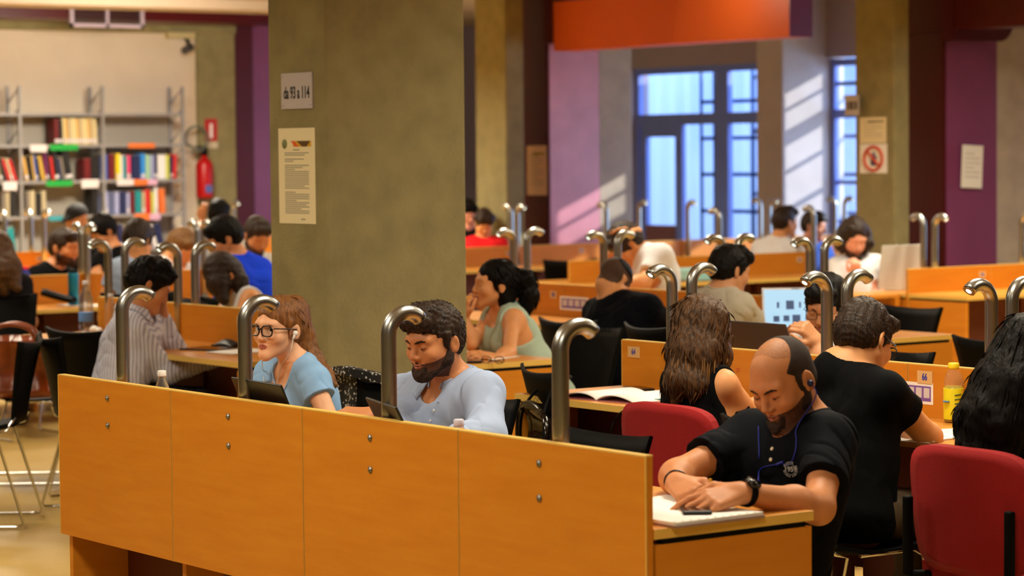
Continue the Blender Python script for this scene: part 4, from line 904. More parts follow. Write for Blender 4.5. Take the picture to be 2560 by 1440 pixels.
    if eyes != 'down':
        for x in (-1, 1):
            c = H.w(x*.031, .0757, .0); gaze = unit(camdir(*eyes)); X = unit(np.cross(gaze, up)); Zu = np.cross(X, gaze); R_ = Matrix((X, gaze, Zu)).transposed(); r_ = .0124*hs
            ob = MB().sphere((0, 0, 0), r_, n=20, m=14); eo = ob.build('eyeball', EYEW, e, c-base)
            prof = lambda ra: [(r_*1.004*math.sin(t), r_*1.004*math.cos(t)) for t in np.linspace(0.001, ra, 6)]
            Mz = Matrix.Translation(Vector((c-base).tolist())) @ Matrix(((X[0], Zu[0], gaze[0], 0), (X[1], Zu[1], gaze[1], 0), (X[2], Zu[2], gaze[2], 0), (0, 0, 0, 1)))
            MB().lathe(prof(.50)[::-1], n=18, M=Mz).build('iris', IRIS, eo, None).location = -Vector((c-base).tolist()); MB().lathe([(a*1.0, z_*1.006) for a, z_ in prof(.22)[::-1]], n=14, M=Mz).build('pupil', PUP, eo, None).location = -Vector((c-base).tolist())
            q = Field(); q.cone(H.w(x*.0485, .0785, .0035), H.w(x*.031, .0895, .0090), .0010, .0014, .002); q.cone(H.w(x*.031, .0895, .0090), H.w(x*.0165, .0855, .003), .0014, .001, .002); q.mesh(.002, 'eyelash', LASH, e, None, base)
    if beard: beard_mesh(e, H, beard, h, base, surf)
    if glasses: glasses_mesh(e, H, glasses, base)
    inf = dict(e=e, H=H, base=base, aR=aR, aL=aL, nb=nb, cf=cf, cs=cs, ch=ch_up, tips=tips, mid=mid, shR=shR, shL=shL, h=h, pel=pel)
    PEOPLE[key] = inf
    if chairk: chair(chairk, seat[0]-fv[0]*.03+choff[0], seat[1]-fv[1]*.03+choff[1], chairrz if chairrz is not None else math.atan2(-fv[0], fv[1]), chairlab)
    return inf
def report():
    for k, i in PEOPLE.items():
        L = lambda a, b: round(float(np.linalg.norm(a-b)), 2)
        print('P', k, 'armR', L(i['aR'][0], i['aR'][1]), L(i['aR'][1], i['aR'][2]), 'armL', L(i['aL'][0], i['aL'][1]), L(i['aL'][1], i['aL'][2]), 'shw', L(i['shR'], i['shL']), 'trunk', L(i['nb'], i['pel']), 'neck', L(i['nb'], i['H'].c), 'hz', round(float(i['H'].c[2]), 2), 'hc', np.round(i['H'].c, 2), 'pel', np.round(i['pel'], 2), 'wrz', round(float(i['aR'][2][2]), 2), round(float(i['aL'][2][2]), 2))
def beard_mesh(e, H, kind, h, base, surf):
    q = Field(); w, s_, M = H.w, H.s, H.M; th = {'full': .0030, 'short': .0012}[kind]
    for x in (-1, 1):
        q.cone(w(x*.061, .004, -.022), w(x*.053, .008, -.052), (.010+th)*s_, (.0195+th)*s_, .01); q.cone(w(x*.052, .008, -.052), w(x*.018, .071, -.099), (.020+th)*s_, (.018+th)*s_, .02)
        q.cone(w(x*.024, .076, -.066), w(x*.016, .078, -.092), .008*s_, .012*s_, .01)
        mp = [surf(x*.0045, -.0560, .0015), surf(x*.012, -.0545, .0012), surf(x*.023, -.0590, .0012), surf(x*.028, -.0680, .001)]; [q.cone(mp[i], mp[i+1], (.0042, .0048, .0044, .0036)[i]*s_, (.0048, .0044, .0036, .003)[i]*s_, .004) for i in range(3)]; cp = [surf(x*.026, -.072, .001), surf(x*.022, -.084, .001), surf(x*.010, -.094, .001), surf(x*.002, -.102, .001)]; [q.cone(cp[i], cp[i+1], .0065*s_, .0065*s_, .006) for i in range(3)]
    q.ell(w(0, .080, -.101), np.array((.022, .0165+th, .0175+th))*s_, M, .015); q.ell(surf(0, -.0815, .003), np.array((.010, .0055, .006))*s_, M, .006)
    q.ell(surf(0, -.0655), np.array((.0205, .02, .0080))*s_, M, .002, 's')
    for x in (-1, 1): q.ell(w(x*.036, .105, -.045), np.array((.028, .040, .024))*s_, M, .012, 's')
    q.amp = .0022; q.disp = lambda P: .0010*ridge(P, 420, 3)+.0012*ridge(P, 150, 8)
    q.mesh(min(h, .0032), 'beard', BEARD, e, None, base)
def glasses_mesh(e, H, kind, base):
    W_, Hh, r_ = (.0262, .0192, .0025) if kind == 'bold' else (.023, .018, .0013)
    g = MB()
    for x in (-1, 1):
        pts = []
        for k in range(20):
            t = 2*math.pi*k/20; c_, s_ = math.cos(t), math.sin(t); n = 3.2; rr_ = (abs(c_)**n+abs(s_)**n)**(-1/n)
            pts.append(H.w(x*.0325+W_*rr_*c_, .104-.10*(abs(x*.0325+W_*rr_*c_)-.01)**1*.35, -.004+Hh*rr_*s_*(1 if s_ > 0 else 1.05))-base)
        g.tube(pts, r_, 8, closed=True)
        g.tube([H.w(x*.057, .092, .006)-base, H.w(x*.074, .07, .006)-base, H.w(x*.080, .02, .004)-base, H.w(x*.082, -.012, .002)-base], r_*.9, 8)
    g.tube([H.w(-.0085, .104, .002)-base, H.w(0, .107, .005)-base, H.w(.0085, .104, .002)-base], r_, 8)
    fo = g.build('glasses', FRAME, e)
    for x in (-1, 1):
        mb = MB(); mb.bm.faces.new([mb.bm.verts.new(tuple(H.w(x*.0325+W_*.95*(abs(math.cos(t))**3+abs(math.sin(t))**3)**(-1/3)*math.cos(t), .1035-.035*(abs(x*.0325+W_*.95*math.cos(t))-.01), -.004+Hh*.95*(abs(math.cos(t))**3+abs(math.sin(t))**3)**(-1/3)*math.sin(t))-base)) for t in np.linspace(0, 2*math.pi, 20, endpoint=False)]); mb.build('lens', LENS, fo)
def strands(V, N, count, rnd, length, width, flow, lift=.35):
    """thin tapering locks standing on the hair surface"""
    ii = rnd.randint(0, len(V), count); P = V[ii]; n_ = N[ii]; fl = flow(P); fl = fl-n_*(fl*n_).sum(1)[:, None]; fl /= (np.linalg.norm(fl, axis=1, keepdims=True)+1e-9)
    d = fl+n_*lift*(rnd.rand(count, 1)+.2)+rnd.randn(count, 3)*(.1 if length < .03 else .03); d /= np.linalg.norm(d, axis=1, keepdims=True); L = (length*(.5+rnd.rand(count, 1)))
    s_ = np.cross(d, n_); s_ /= (np.linalg.norm(s_, axis=1, keepdims=True)+1e-9)
    a = P-n_*.002-s_*width; b = P-n_*.002+s_*width; c = P+d*L*.55+n_*.001+s_*width*.6; c2 = P+d*L*.55+n_*.001-s_*width*.6; t_ = P+d*L-n_*L*.12; top_ = P+n_*width*1.2
    Vs = np.stack([a, b, c, t_, c2, top_], 1).reshape(-1, 3); k = np.arange(count)*6
    Q = np.concatenate([np.stack([k, k+1, k+5], 1), np.stack([k+1, k+2, k+5], 1), np.stack([k+2, k+3, k+5], 1), np.stack([k+3, k+4, k+5], 1), np.stack([k+4, k, k+5], 1)])
    return Vs, Q
def append_mesh(o, Vs, Q, loc0):
    me = o.data; bm = bmesh.new(); bm.from_mesh(me); vs = [bm.verts.new(tuple(v-loc0)) for v in Vs]; 
    for q in Q:
        try: fc = bm.faces.new([vs[i] for i in q]); fc.smooth = True
        except ValueError: pass
    bm.to_mesh(me); bm.free()
def hairdo(e, H, hair, h, base, sd, Z0):
    kind, col = hair[0], hair[1]; opt = hair[2] if len(hair) > 2 else {}
    if kind == 'bald':
        q = Field(); s_, M = H.s, H.M; E = lambda c, r, k=.02, op='u': q.ell(H.w(*c), np.array(r)*s_, M, k*s_, op)
        E((0, -.010, .034), (.0768, .0998, .0863), .02); E((0, -.035, -.02), (.066, .07, .05), .03)
        E((0, .086, .104), (.090, .118, .076), .010, 's'); E((0, .124, -.01), (.11, .085, .12), .006, 's')
        for x in (-1, 1): E((x*.088, -.006, -.012), (.028, .019, .034), .005, 's'); q.cone(H.w(x*.0665, .016, .012), H.w(x*.0655, .014, -.022), .0085*s_, .006*s_, .012)
        q.half(H.w(0, -.05, -.058), M @ np.array([0, -.35, -1.]), .008)
        q.mesh(.0028, 'hair', HAIR['side'], e, None, base); return
    if kind == 'bald' or kind == 'buzz': 
        if kind == 'buzz':
            q = Field(); q.ell(H.w(0, -.004, .044), np.array((.077, .098, .081))*H.s, H.M); q.ell(H.w(0, .02, -.02), np.array((.12, .15, .085))*H.s, H.M, .01, 's'); q.mesh(h, 'hair', HAIR[col], e, None, base)
        return
    w, s_, M = H.w, H.s, H.M; th = opt.get('th', .010); q = Field(); rnd = np.random.RandomState(sd)
    E = lambda c, r, k=.02, op='u': q.ell(w(*c), np.array(r)*s_, M, k*s_, op)
    ts = th*opt.get('side', .55); E((0, -.012, .036), (.0745+ts, .0975+th*.8, .084+th*1.3)); E((0, -.045, -.005), (.066+ts, .056+th*.7, .062), .03)
    if kind == 'cap':
        E((0, -.008, .04), (.084, .106, .09)); E((0, .0, -.04), (.2, .2, .075), .006, 's'); q.cone(w(0, .09, .03), w(0, .15, .018), .05*s_, .035*s_, .01)
        q.cone(w(0, .09, -.035), w(0, .16, -.04), .07, .07, .01, 's'); q.mesh(h, 'cap', mat('cap_black', (16, 14, 18), .8), e, None, base); return
    for x in (-1, 1): q.cone(w(x*.072, .012, .03), w(x*.073, .012, -.012 if kind != 'long' else -.03), .012*s_, .007*s_, .01)
    if kind in ('short', 'curly', 'quiff', 'wavy'):
        fr = opt.get('fringe', .018)
        q.cone(w(-.04, .075, .083), w(.04, .075, .083), .022*s_+th*.4, .022*s_+th*.4, .02)
        if kind == 'quiff': q.cone(w(-.045, .085, .075), w(.035, .088, .072), .02*s_, .02*s_, .02); q.cone(w(-.03, .04, .112), w(.03, .04, .112), .022*s_, .022*s_, .03)
        if kind == 'curly':
            for k in range(16): a, b_ = rnd.uniform(-1.6, 1.6), rnd.uniform(-.1, 1.2); E((.085*math.sin(a)*math.cos(b_), .02+.09*math.cos(a)*math.cos(b_)-.03, .05+.085*math.sin(b_)), (.026,)*3, .015)
        E((0, .135, -.045+opt.get('hl', 0)), (.074, .082, .108), .008, 's'); 
        for x in (-1, 1): E((x*.05, .112, -.02), (.028, .055, .06), .008, 's')
        for x in (-1, 1): E((x*.09, -.008, -.012), (.03, .019, .033), .006, 's')
        q.half(w(0, -.05, -.066), M @ np.array([0, -.35, -1.]), .006); q.cone(w(-.1, -.02, -.075), w(.1, -.02, -.075), .03*s_, .03*s_, .01, 's')
    else:
        E((0, .14, -.04), (.068, .085, .122), .008, 's')
        for x in (-1, 1): E((x*.048, .115, -.03), (.03, .055, .07), .008, 's')
        if opt.get('ear', True):
            for x in (-1, 1): E((x*.09, -.0, -.012), (.028, .02, .03), .006, 's')
        for (pts, rad) in opt.get('locks', []):
            for i in range(len(pts)-1): q.cone(pts[i], pts[i+1], rad[i], rad[i+1], .03)
    if opt.get('locks') and Z0 < 13:
        paths = [[], []]
        for (pts, rad) in opt['locks']:
            sp = spline(pts, 16); rr_ = np.interp(np.linspace(0, len(rad)-1, 16), np.arange(len(rad)), rad)
            for k in range(int(opt.get('nl', 90))):
                a, w0, ph = rnd.rand()*6.283, .82+.25*rnd.rand(), rnd.rand()*6; wa = opt.get('wave', .004); i1 = rnd.randint(10, 17)
                T_ = np.gradient(sp, axis=0); T_ /= np.linalg.norm(T_, axis=1, keepdims=True); X_ = np.cross(T_, M[:, 0]); X_ /= np.linalg.norm(X_, axis=1, keepdims=True); Y_ = np.cross(T_, X_)
                tt = np.linspace(0, 1, 16); aa = a+wa*60*np.sin(tt*7+ph)*tt*.5; q_ = sp+(X_*np.cos(aa)[:, None]+Y_*np.sin(aa)[:, None])*(rr_*w0+wa*np.sin(tt*16+ph)*tt)[:, None]
                hl_ = rnd.rand() < opt.get('hi', .3); q_ = q_[(6 if hl_ else 0):i1+(1 if hl_ else 0)]; paths[hl_].append((q_, list(np.linspace(.0034, .0007, len(q_))*np.minimum(1, np.linspace(.2 if hl_ else 1, 3, len(q_)))))) if len(q_) > 3 else None
        for pp, mm, nm in ((paths[0], HAIR[col], 'hair_locks'), (paths[1], HAIR[opt.get('hicol', col)], 'hair_highlights')):
            if pp: tube_strands(e, nm, pp, mm, base, 4)
    amp = opt.get('amp', .0035); fq = opt.get('fq', 130)
    q.amp = amp*2; q.disp = lambda P: amp*(ridge(P @ A3(M), fq, sd, (1, .6, .5) if kind in ('long', 'pony') else (1, 1, .7))-.2)
    ob = q.mesh(min(h, .0045) if Z0 < 10 else h, 'hair', HAIR[col], e, None, base)
    if Z0 < 12.9 and len(ob.data.vertices):
        me = ob.data; nv = len(me.vertices); V = np.empty(nv*3, np.float32); me.vertices.foreach_get('co', V); V = V.reshape(-1, 3)+base; N = np.empty(nv*3, np.float32); me.vertices.foreach_get('normal', N); N = N.reshape(-1, 3)
        if kind in ('long', 'pony'): fl = lambda P: np.array([0, 0, -1.])*np.where(((P-H.c) @ M)[:, 1:2] > -9, 1, 1)+(P-H.c)*.0-M[:, 1]*.7*(((P-H.c) @ M)[:, 2:3] > .0)
        else:
            lx = opt.get('flow', (0, .2, .0))
            fl = lambda P: (M @ np.array(lx))[None]+(P-w(0, -.03, .09))*6+np.array([0, 0, -.25])
        keep = ((V-H.c) @ M)[:, 1] < (.03 if kind in ('long', 'pony') else 9); V, N = V[keep], N[keep]
        cnt = int(opt.get('n', 1100)*(1 if Z0 < 10 else .6)); L = opt.get('len', .013 if kind not in ('long', 'pony') else .05)
        Vs, Qs = strands(V, N, cnt, rnd, L, .0008 if kind not in ('long', 'pony') else .0009, fl, opt.get('lift', .2 if kind not in ('long', 'pony') else .012)); append_mesh(ob, Vs, Qs, base)
    return ob
def tube_strands(e, name, paths, m, base, n=5): 
    mb = MB()
    for pts, rr_ in paths: mb.tube([np.asarray(p)-base for p in pts], rr_, n, cap=False)
    return mb.build(name, m, e)
def spline(P, n):
    P = np.asarray(P, float); t = np.linspace(0, len(P)-1, n); out = []
    for x in t:
        i = min(int(x), len(P)-2); u = x-i; p0, p1, p2, p3 = P[max(i-1, 0)], P[i], P[i+1], P[min(i+2, len(P)-1)]
        out.append(.5*((2*p1)+(-p0+p2)*u+(2*p0-5*p1+4*p2-p3)*u*u+(-p0+3*p1-3*p2+p3)*u**3))
    return np.array(out)
# ================================================================ the people
cloth = lambda n, c, **k: mat('cloth_'+n, c, .85, noise=k.pop('noise', .06), nscale=k.pop('ns', 12), bump=.04, bscale=500, spec=.12, **k)
BLUET = cloth('light_blue', (142, 184, 230)); NAVY = cloth('navy', (5, 7, 15)); BLACKT = cloth('black', (4, 4, 6)); BLUES = cloth('pale_blue_shirt', (164, 180, 212))
MINT = cloth('mint', (176, 198, 182)); GREYT = cloth('warm_grey', (176, 168, 152)); WHITET = cloth('white', (222, 222, 226)); ROYAL = cloth('royal_blue', (22, 62, 214)); LTBL = cloth('ice_blue', (166, 184, 214)); REDT = cloth('red', (222, 34, 40)); DKT = cloth('charcoal', (24, 20, 20)); OFFW = cloth('off_white', (206, 206, 200)); BLK2 = cloth('plain_black', (5, 5, 6)); OLIVE = mat('olive_trousers', (70, 54, 30), .85, noise=.2, nscale=10)
STRIPE = stripes('striped_shirt', (208, 208, 224), (160, 160, 184), 22, 'X', .8, .36)
seatpx = lambda x, Z: tuple(K(x, 950, Z)[:2])
FIST = ((.9, 1.3, .8),)*4; RELAX = ((.35, .45, .3), (.4, .5, .3), (.45, .5, .35), (.5, .6, .4))
Z = 9.3; kz = lambda x, y, d: K(x, y, Z+d)
person('girl', 'girl in light blue tee with dark-rimmed glasses and white earphones, looking at the camera', (-3.1, 1.02), Z,
  dict(hc=(697, 822, -.05), nb=(742, 914, .0), shL=(783, 955, -.115), shR=(676, 940, .115), elL=(838, 1083, -.2), wrL=(705, 1110, -.36), elR=(655, 1070, .0), wrR=(650, 1105, -.22)),
  (-.60, -.02, .80), .05, .93, 'fair', True, (BLUET, 'cap'), ('long', 'brown', dict(th=.008, ear=True, amp=.0015, fq=90, n=60, nl=110, wave=.003, hi=.4, hicol='auburn', locks=[
   ([kz(735, 775, .03), kz(752, 840, .05), kz(775, 900, .04), kz(808, 940, .0), kz(836, 962, -.03)], [.055, .045, .042, .034, .012]), ([kz(725, 790, .02), kz(745, 860, .02), kz(770, 905, .0)], [.045, .03, .012])])),
  None, (-.05, .02, 1), (0, -1), .92, nose=.9, glasses='bold', neckline=.03, foldamp=.003, chairk='b', chairlab='black chair under the girl in light blue, mostly hidden')
Z = 8.6
person('beard', 'bearded man in a pale blue shirt with rolled sleeves working at a laptop', (-2.22, 1.0), Z,
  dict(hc=(1087, 853, -.08), nb=(1130, 955, .02), shR=(1012, 992, .12), shL=(1206, 988, -.12), elL=(1216, 1092, -.25), wrL=(1075, 1096, -.40), elR=(985, 1092, -.08), wrR=(930, 1037, -.24)),
  (-.68, -.19, .70), .03, 1.0, 'tan', False, (BLUES, 'rolled'), ('quiff', 'dark', dict(th=.0085, n=1300, len=.013, hl=.004, flow=(.05, .6, .1))),
  {'R': ((-.86, .08, .4), (.2, .9, .3), -1, RELAX)}, 'down', (0, -1), 1.04, beard='full', neckline=.022, foldamp=.0055, chairk='b', chairlab='black chair under the bearded man, its corner showing at his back', choff=(-.06, -.17))
Z = 7.15
person('bald', 'balding bearded man in a navy tee shirt with blue earphones writing at the desk', (-.46, .84), Z,
  dict(hc=(1958, 952, -.05), nb=(2018, 1062, .04), shR=(1872, 1096, .12), shL=(2074, 1102, -.10), elL=(2046, 1270, -.32), wrL=(1858, 1232, -.50), elR=(1692, 1188, -.06), wrR=(1690, 1208, -.20)),
  (-.62, -.46, .64), -.06, 1.0, 'tan', False, (NAVY, 'short'), ('bald', 'side'),
  {'L': ((-.93, -.18, .32), (.1, .85, .5), 1, ((.25, .25, .15), (.3, .3, .2), (.3, .35, .2), (.35, .4, .25)), 1.08, .12, .7), 'R': ((.35, -.22, .88), (-.35, .85, .35), -1, ((.9, 1.2, .5), (1.0, 1.2, .6), (1.1, 1.2, .7), (1.1, 1.2, .7)), 1.05, .05, 1.)},
  'down', (-.25, -.97), 1.06, beard='short', sleeve=.62, foldamp=.005, trousers=BLK2, chairk='b', chairlab='black chair under the balding man in navy', choff=(-.10, -.12))
Z = 8.9; kz = lambda x, y, d: K(x, y, Z+d)
person('longhair', 'woman with long wavy brown hair and bare shoulders seen from behind on a red chair', tuple(onV(1762, 1200, 1.72)[:2]), Z,
  dict(hc=(1757, 838, 0), nb=(1752, 930, .0), shR=(1812, 962, -.13), shL=(1694, 955, .13), elR=(1880, 1035, .02), wrR=(1890, 1010, .22), elL=(1680, 1060, .2), wrL=(1740, 1050, .4)),
  (.70, -.12, -.70), 0, .97, 'warm', True, (BLACKT, 'sleeveless'), ('long', 'darkbrown', dict(th=.012, ear=False, amp=.005, fq=90, n=500, len=.05, nl=120, wave=.011, hi=.35, hicol='caramel', locks=[
   ([kz(1742, 790, -.03), kz(1722, 870, -.07), kz(1705, 950, -.10), kz(1690, 1000, -.10)], [.07, .06, .05, .018]), ([kz(1770, 800, -.05), kz(1762, 880, -.10), kz(1748, 960, -.13), kz(1735, 1015, -.13)], [.07, .055, .045, .012]),
   ([kz(1790, 830, .0), kz(1803, 890, -.03), kz(1812, 920, -.06)], [.045, .035, .012]), ([kz(1720, 800, .02), kz(1700, 880, .02), kz(1688, 960, .0), kz(1680, 1010, -.02)], [.05, .045, .035, .012])])),
  None, 'down', (0, 1), .92, glasses='thin', foldamp=.002, chairk='r', chairlab='red upholstered chair under the woman with long wavy hair', choff=(.09, .02))
Z = 8.25
person('blacktee', 'man in a black tee shirt and glasses seen from behind bent over papers', tuple(onV(2105, 1250, 1.62)[:2]), Z,
  dict(hc=(2160, 850, .0), nb=(2098, 922, -.02), shR=(2214, 985, -.15), shL=(2040, 962, .15), elR=(2322, 1092, .02), wrR=(2232, 1058, .22), elL=(2060, 1090, .3), wrL=(2180, 1070, .4)),
  (.62, -.42, -.66), .08, 1.0, 'warm', False, (BLACKT, 'short'), ('wavy', 'dark', dict(th=.013, n=700, len=.012, lift=.06, amp=.0035, fq=150, flow=(0, .5, 0))), {'R': ((-.75, .1, -.6), (.3, .9, .1), -1, RELAX)},
  'down', (0, 1), 1.04, glasses='bold', sleeve=.42, foldamp=.004, trousers=OLIVE, chairk='b', chairlab='black sled chair under the man in the black tee shirt')
Z = 7.5; kz = lambda x, y, d: K(x, y, Z+d)
person('blackhair', 'woman with long straight black hair cut by the right edge, seated on a red chair', tuple(onV(2590, 1250, 1.56)[:2]), Z,
  dict(hc=(2592, 898, 0), nb=(2545, 1000, .0), shR=(2610, 1045, -.14), shL=(2462, 1030, .14), elL=(2440, 1130, .25), wrL=(2500, 1110, .4)),
  (.62, -.35, -.68), 0, .97, 'warm', True, (BLK2, 'short'), ('long', 'black', dict(th=.014, ear=False, amp=.003, fq=90, n=400, len=.05, nl=110, wave=.001, hi=.3, locks=[
   ([kz(2565, 860, -.04), kz(2510, 960, -.07), kz(2470, 1040, -.10), kz(2450, 1120, -.12)], [.085, .085, .075, .05]), ([kz(2580, 860, -.06), kz(2550, 970, -.12), kz(2530, 1060, -.14), kz(2520, 1130, -.14)], [.08, .08, .07, .05]), ([kz(2550, 880, .03), kz(2480, 970, .05), kz(2430, 1050, .04), kz(2412, 1110, .02)], [.06, .06, .05, .03])])),
  None, 'down', (.05, 1), .95, foldamp=.003, trousers=BLK2, chairk='r', chairlab='red upholstered chair at the right picture edge under the black-haired woman')
Z = 10.5
person('chin', 'dark-haired man in glasses and white tee resting chin on hand behind a lamp pair', (-2.78, 3.3), Z,
  dict(hc=(2066, 768, 0), nb=(2082, 850, .06), shR=(2010, 872, .10), shL=(2138, 868, -.10), elR=(2048, 916, -.18), wrR=(2042, 852, -.16)),
  (-.38, -.30, .87), .1, 1.0, 'olive', False, (WHITET, 'short'), ('quiff', 'black', dict(th=.016, n=900)), {'R': ((-.62, .62, .35), (-.1, .6, .7), -1, ((.9, .9, .5), (1., .9, .5), (1.1, .9, .5), (1.2, .9, .5)))},
  'down', (0, -1), 1., beard='full', glasses='thin', chairk='b', chairlab='black chair under the man in glasses and white tee')
Z = 13.2
person('navyback', 'man in a navy tee shirt with cropped hair, head bowed over the third row desk', (-5.3, 4.12), Z,
  dict(hc=(1533, 702, .08), nb=(1545, 752, .02), shL=(1492, 782, .12), shR=(1622, 772, -.12), elR=(1676, 830, .08), wrR=(1690, 850, .3), elL=(1480, 850, .3), wrL=(1530, 850, .4)),
  (.42, -.72, -.55), -.1, 1., 'warm', False, (NAVY, 'short'), ('buzz', 'black'), None, 'down', (0, 1), 1.06, sleeve=.5, chairk='b', chairlab='black chair under the man in navy with bowed head')
Z = 12.5
person('greytee', 'man in a warm grey tee shirt with swept-up dark hair using the white laptop', (-4.62, 4.12), Z,
  dict(hc=(1823, 678, 0), nb=(1805, 735, .0), shL=(1752, 762, .13), shR=(1852, 768, -.13), elR=(1900, 828, .05), wrR=(1938, 836, .26), elL=(1760, 850, .3), wrL=(1830, 850, .4)),
  (.80, -.18, -.55), 0, 1., 'olive', False, (GREYT, 'short'), ('quiff', 'black', dict(th=.010, n=700)), None, 'down', (.2, 1), 1.06, sleeve=.6, chairk='b', chairlab='black chair under the man in the grey tee')
Z = 12.2; kz = lambda x, y, d: K(x, y, Z+d)
person('mint', 'woman with a dark ponytail in a sleeveless mint top biting an orange snack', (-4.82, 3.32), Z,
  dict(hc=(1238, 712, 0), nb=(1262, 772, .03), shL=(1284, 800, -.12), shR=(1226, 800, .12), elL=(1272, 884, -.28), wrL=(1238, 897, -.42), elR=(1178, 858, -.02), wrR=(1160, 792, .0)),
  (-.955, .05, .28), .05, .96, 'warm', True, (MINT, 'sleeveless'), ('pony', 'black', dict(th=.008, ear=True, n=600, locks=[
   ([kz(1296, 690, .0), kz(1312, 700, .0), kz(1322, 740, .0), kz(1316, 795, -.02)], [.035, .045, .045, .012]), ([kz(1262, 715, -.02), kz(1264, 750, -.02), kz(1262, 785, -.03)], [.045, .035, .012])])),
  {'R': ((.12, .96, .2), (-.8, .1, .5), 1, ((.8, 1., .6),)*4), 'L': ((-.7, .25, .5), (.2, .9, .3), 1, RELAX)}, 'down', (0, -1), .92, foldamp=.004, neckline=.02, chairk='b', chairlab='black chair behind the woman in the mint top')
Z = 12.3
person('striped', 'man with curly dark hair in a pale striped shirt, chin on hand, seen from behind', (-6.02, 1.68), Z,
  dict(hc=(370, 714, .0), nb=(335, 778, .0), shR=(322, 824, -.14), shL=(362, 815, .16), elR=(414, 930, -.02), wrR=(556, 896, .12), elL=(436, 880, .36), wrL=(408, 792, .22)),
  (.84, -.40, -.30), 0, 1., 'tan', False, (STRIPE, 'long'), ('curly', 'black', dict(th=.017, amp=.006, n=900)), {'R': ((.95, .12, -.2), (0, .9, .3), -1, RELAX), 'L': ((-.15, .85, -.1), (.6, .2, -.6), 1, ((.9, 1., .6),)*4)},
  'down', (.25, 1), 1.03, foldamp=.005, chairk='b', chairlab='black chair under the man in the striped shirt')
Z = 14.35; kz = lambda x, y, d: K(x, y, Z+d)
person('tank', 'dark-haired woman with a bare shoulder and white strap bending over the left middle desk', (-7.35, 3.3), Z,
  dict(hc=(556, 690, -.05), nb=(592, 728, .0), shL=(626, 748, -.12), shR=(574, 750, .12)), (-.72, -.55, .42), 0, .97, 'warm', True, (WHITET, 'sleeveless'),
  ('long', 'dark', dict(th=.014, ear=False, locks=[([kz(545, 660, .0), kz(575, 680, .0), kz(598, 705, -.05), kz(600, 735, -.1)], [.07, .07, .05, .02]), ([kz(540, 665, -.05), kz(545, 710, -.1), kz(560, 750, -.14)], [.06, .06, .03])])),
  None, 'down', (0, -1), .92, chairk='b', chairlab='black chair under the bare-shouldered woman')
def far(key, label, sx, Z, J, F_, sk, top, hair, fwd, fem=False, ch=True, **k):
    person(key, label, seatpx(sx, Z), Z, J, F_, k.pop('tilt', 0), k.pop('hs', 1.), sk, fem, top, hair, k.pop('hands', None), 'down', fwd, k.pop('build', 1.), chairk='b' if ch else None, chairlab='black chair under the '+' '.join(label.split(',')[0].split()[:10]) if ch else None, **k)
far('blue', 'person in a royal blue tee shirt, dark head turned left', 615, 15.6, dict(hc=(562, 598, -.05), nb=(592, 646, 0), shL=(562, 668, -.12), shR=(650, 676, .12), elR=(668, 735, .1), elL=(560, 730, -.2)), (-.88, -.38, .2), 'tan', (ROYAL, 'short'), ('short', 'black', dict(th=.02)), (-.8, .6), build=1.1)
far('downman', 'dark-haired bearded man looking down, in a grey and white shirt right of the blue tee', 640, 18.4, dict(hc=(642, 590, 0), nb=(630, 640, .05), shR=(600, 660, -.05), shL=(676, 660, .1)), (.45, -.45, .75), 'tan', (OFFW, 'short'), ('quiff', 'dark', dict(th=.014)), (.9, -.3), beard='full', hs=1.06)
far('blond', 'man with short blond hair in a white tee bending over his desk', 425, 18.6, dict(hc=(452, 620, -.05), nb=(424, 652, 0), shR=(402, 672, -.1), shL=(462, 678, .12)), (.62, -.55, .5), 'warm', (WHITET, 'short'), ('short', 'blond', dict(th=.014)), (.95, -.2), hs=1.1)
far('iceblue', 'brown-haired person in an ice blue shirt behind the striped shirt man', 330, 16.2, dict(hc=(345, 602, 0), nb=(338, 648, 0), shL=(294, 676, -.1), shR=(388, 672, .1), elL=(268, 735, -.1), wrL=(262, 770, .1)), (.3, -.3, -.8), 'warm', (LTBL, 'short'), ('short', 'dark', dict(th=.02)), (-.9, .3), sleeve=.75)
far('profile', 'dark-haired man in a black tee shirt shown in profile behind the blue flask', 120, 18.2, dict(hc=(160, 620, 0), nb=(132, 668, 0), shR=(92, 690, -.1), shL=(168, 690, .12)), (.88, -.06, .45), 'tan', (BLACKT, 'short'), ('short', 'dark', dict(th=.012)), (1, -.1), beard='short', hs=1.08)
far('leanblack', 'dark-haired person in black leaning left below the bookcase', 290, 19.3, dict(hc=(258, 580, 0), nb=(284, 626, 0), shL=(312, 652, -.1), shR=(250, 655, .1), elR=(235, 700, -.1)), (-.68, -.5, .5), 'tan', (BLACKT, 'short'), ('short', 'black', dict(th=.02)), (.8, -.6))
far('cap', 'person in a black cap below the bookcase', 195, 21.8, dict(hc=(192, 548, 0), nb=(198, 590, 0), shL=(232, 610, -.05), shR=(165, 610, .1)), (-.55, -.35, .75), 'tan', (BLK2, 'short'), ('cap', 'black'), (.8, -.6))
far('leftwoman', 'woman with brown and blond hair in dark clothes at the left picture edge', 15, 15.9, dict(hc=(-6, 630, 0), nb=(2, 680, 0), shR=(55, 712, .1), shL=(-50, 705, -.1)), (-.3, -.3, -.9), 'warm', (DKT, 'short'), ('long', 'darkbrown', dict(th=.014, ear=False, locks=[([K(0, 620, 15.85), K(25, 670, 15.75), K(42, 720, 15.7)], [.08, .07, .03]), ([K(-15, 620, 15.85), K(0, 680, 15.7), K(10, 730, 15.7)], [.08, .07, .03])])), (-.9, .4), fem=True, ch=False)
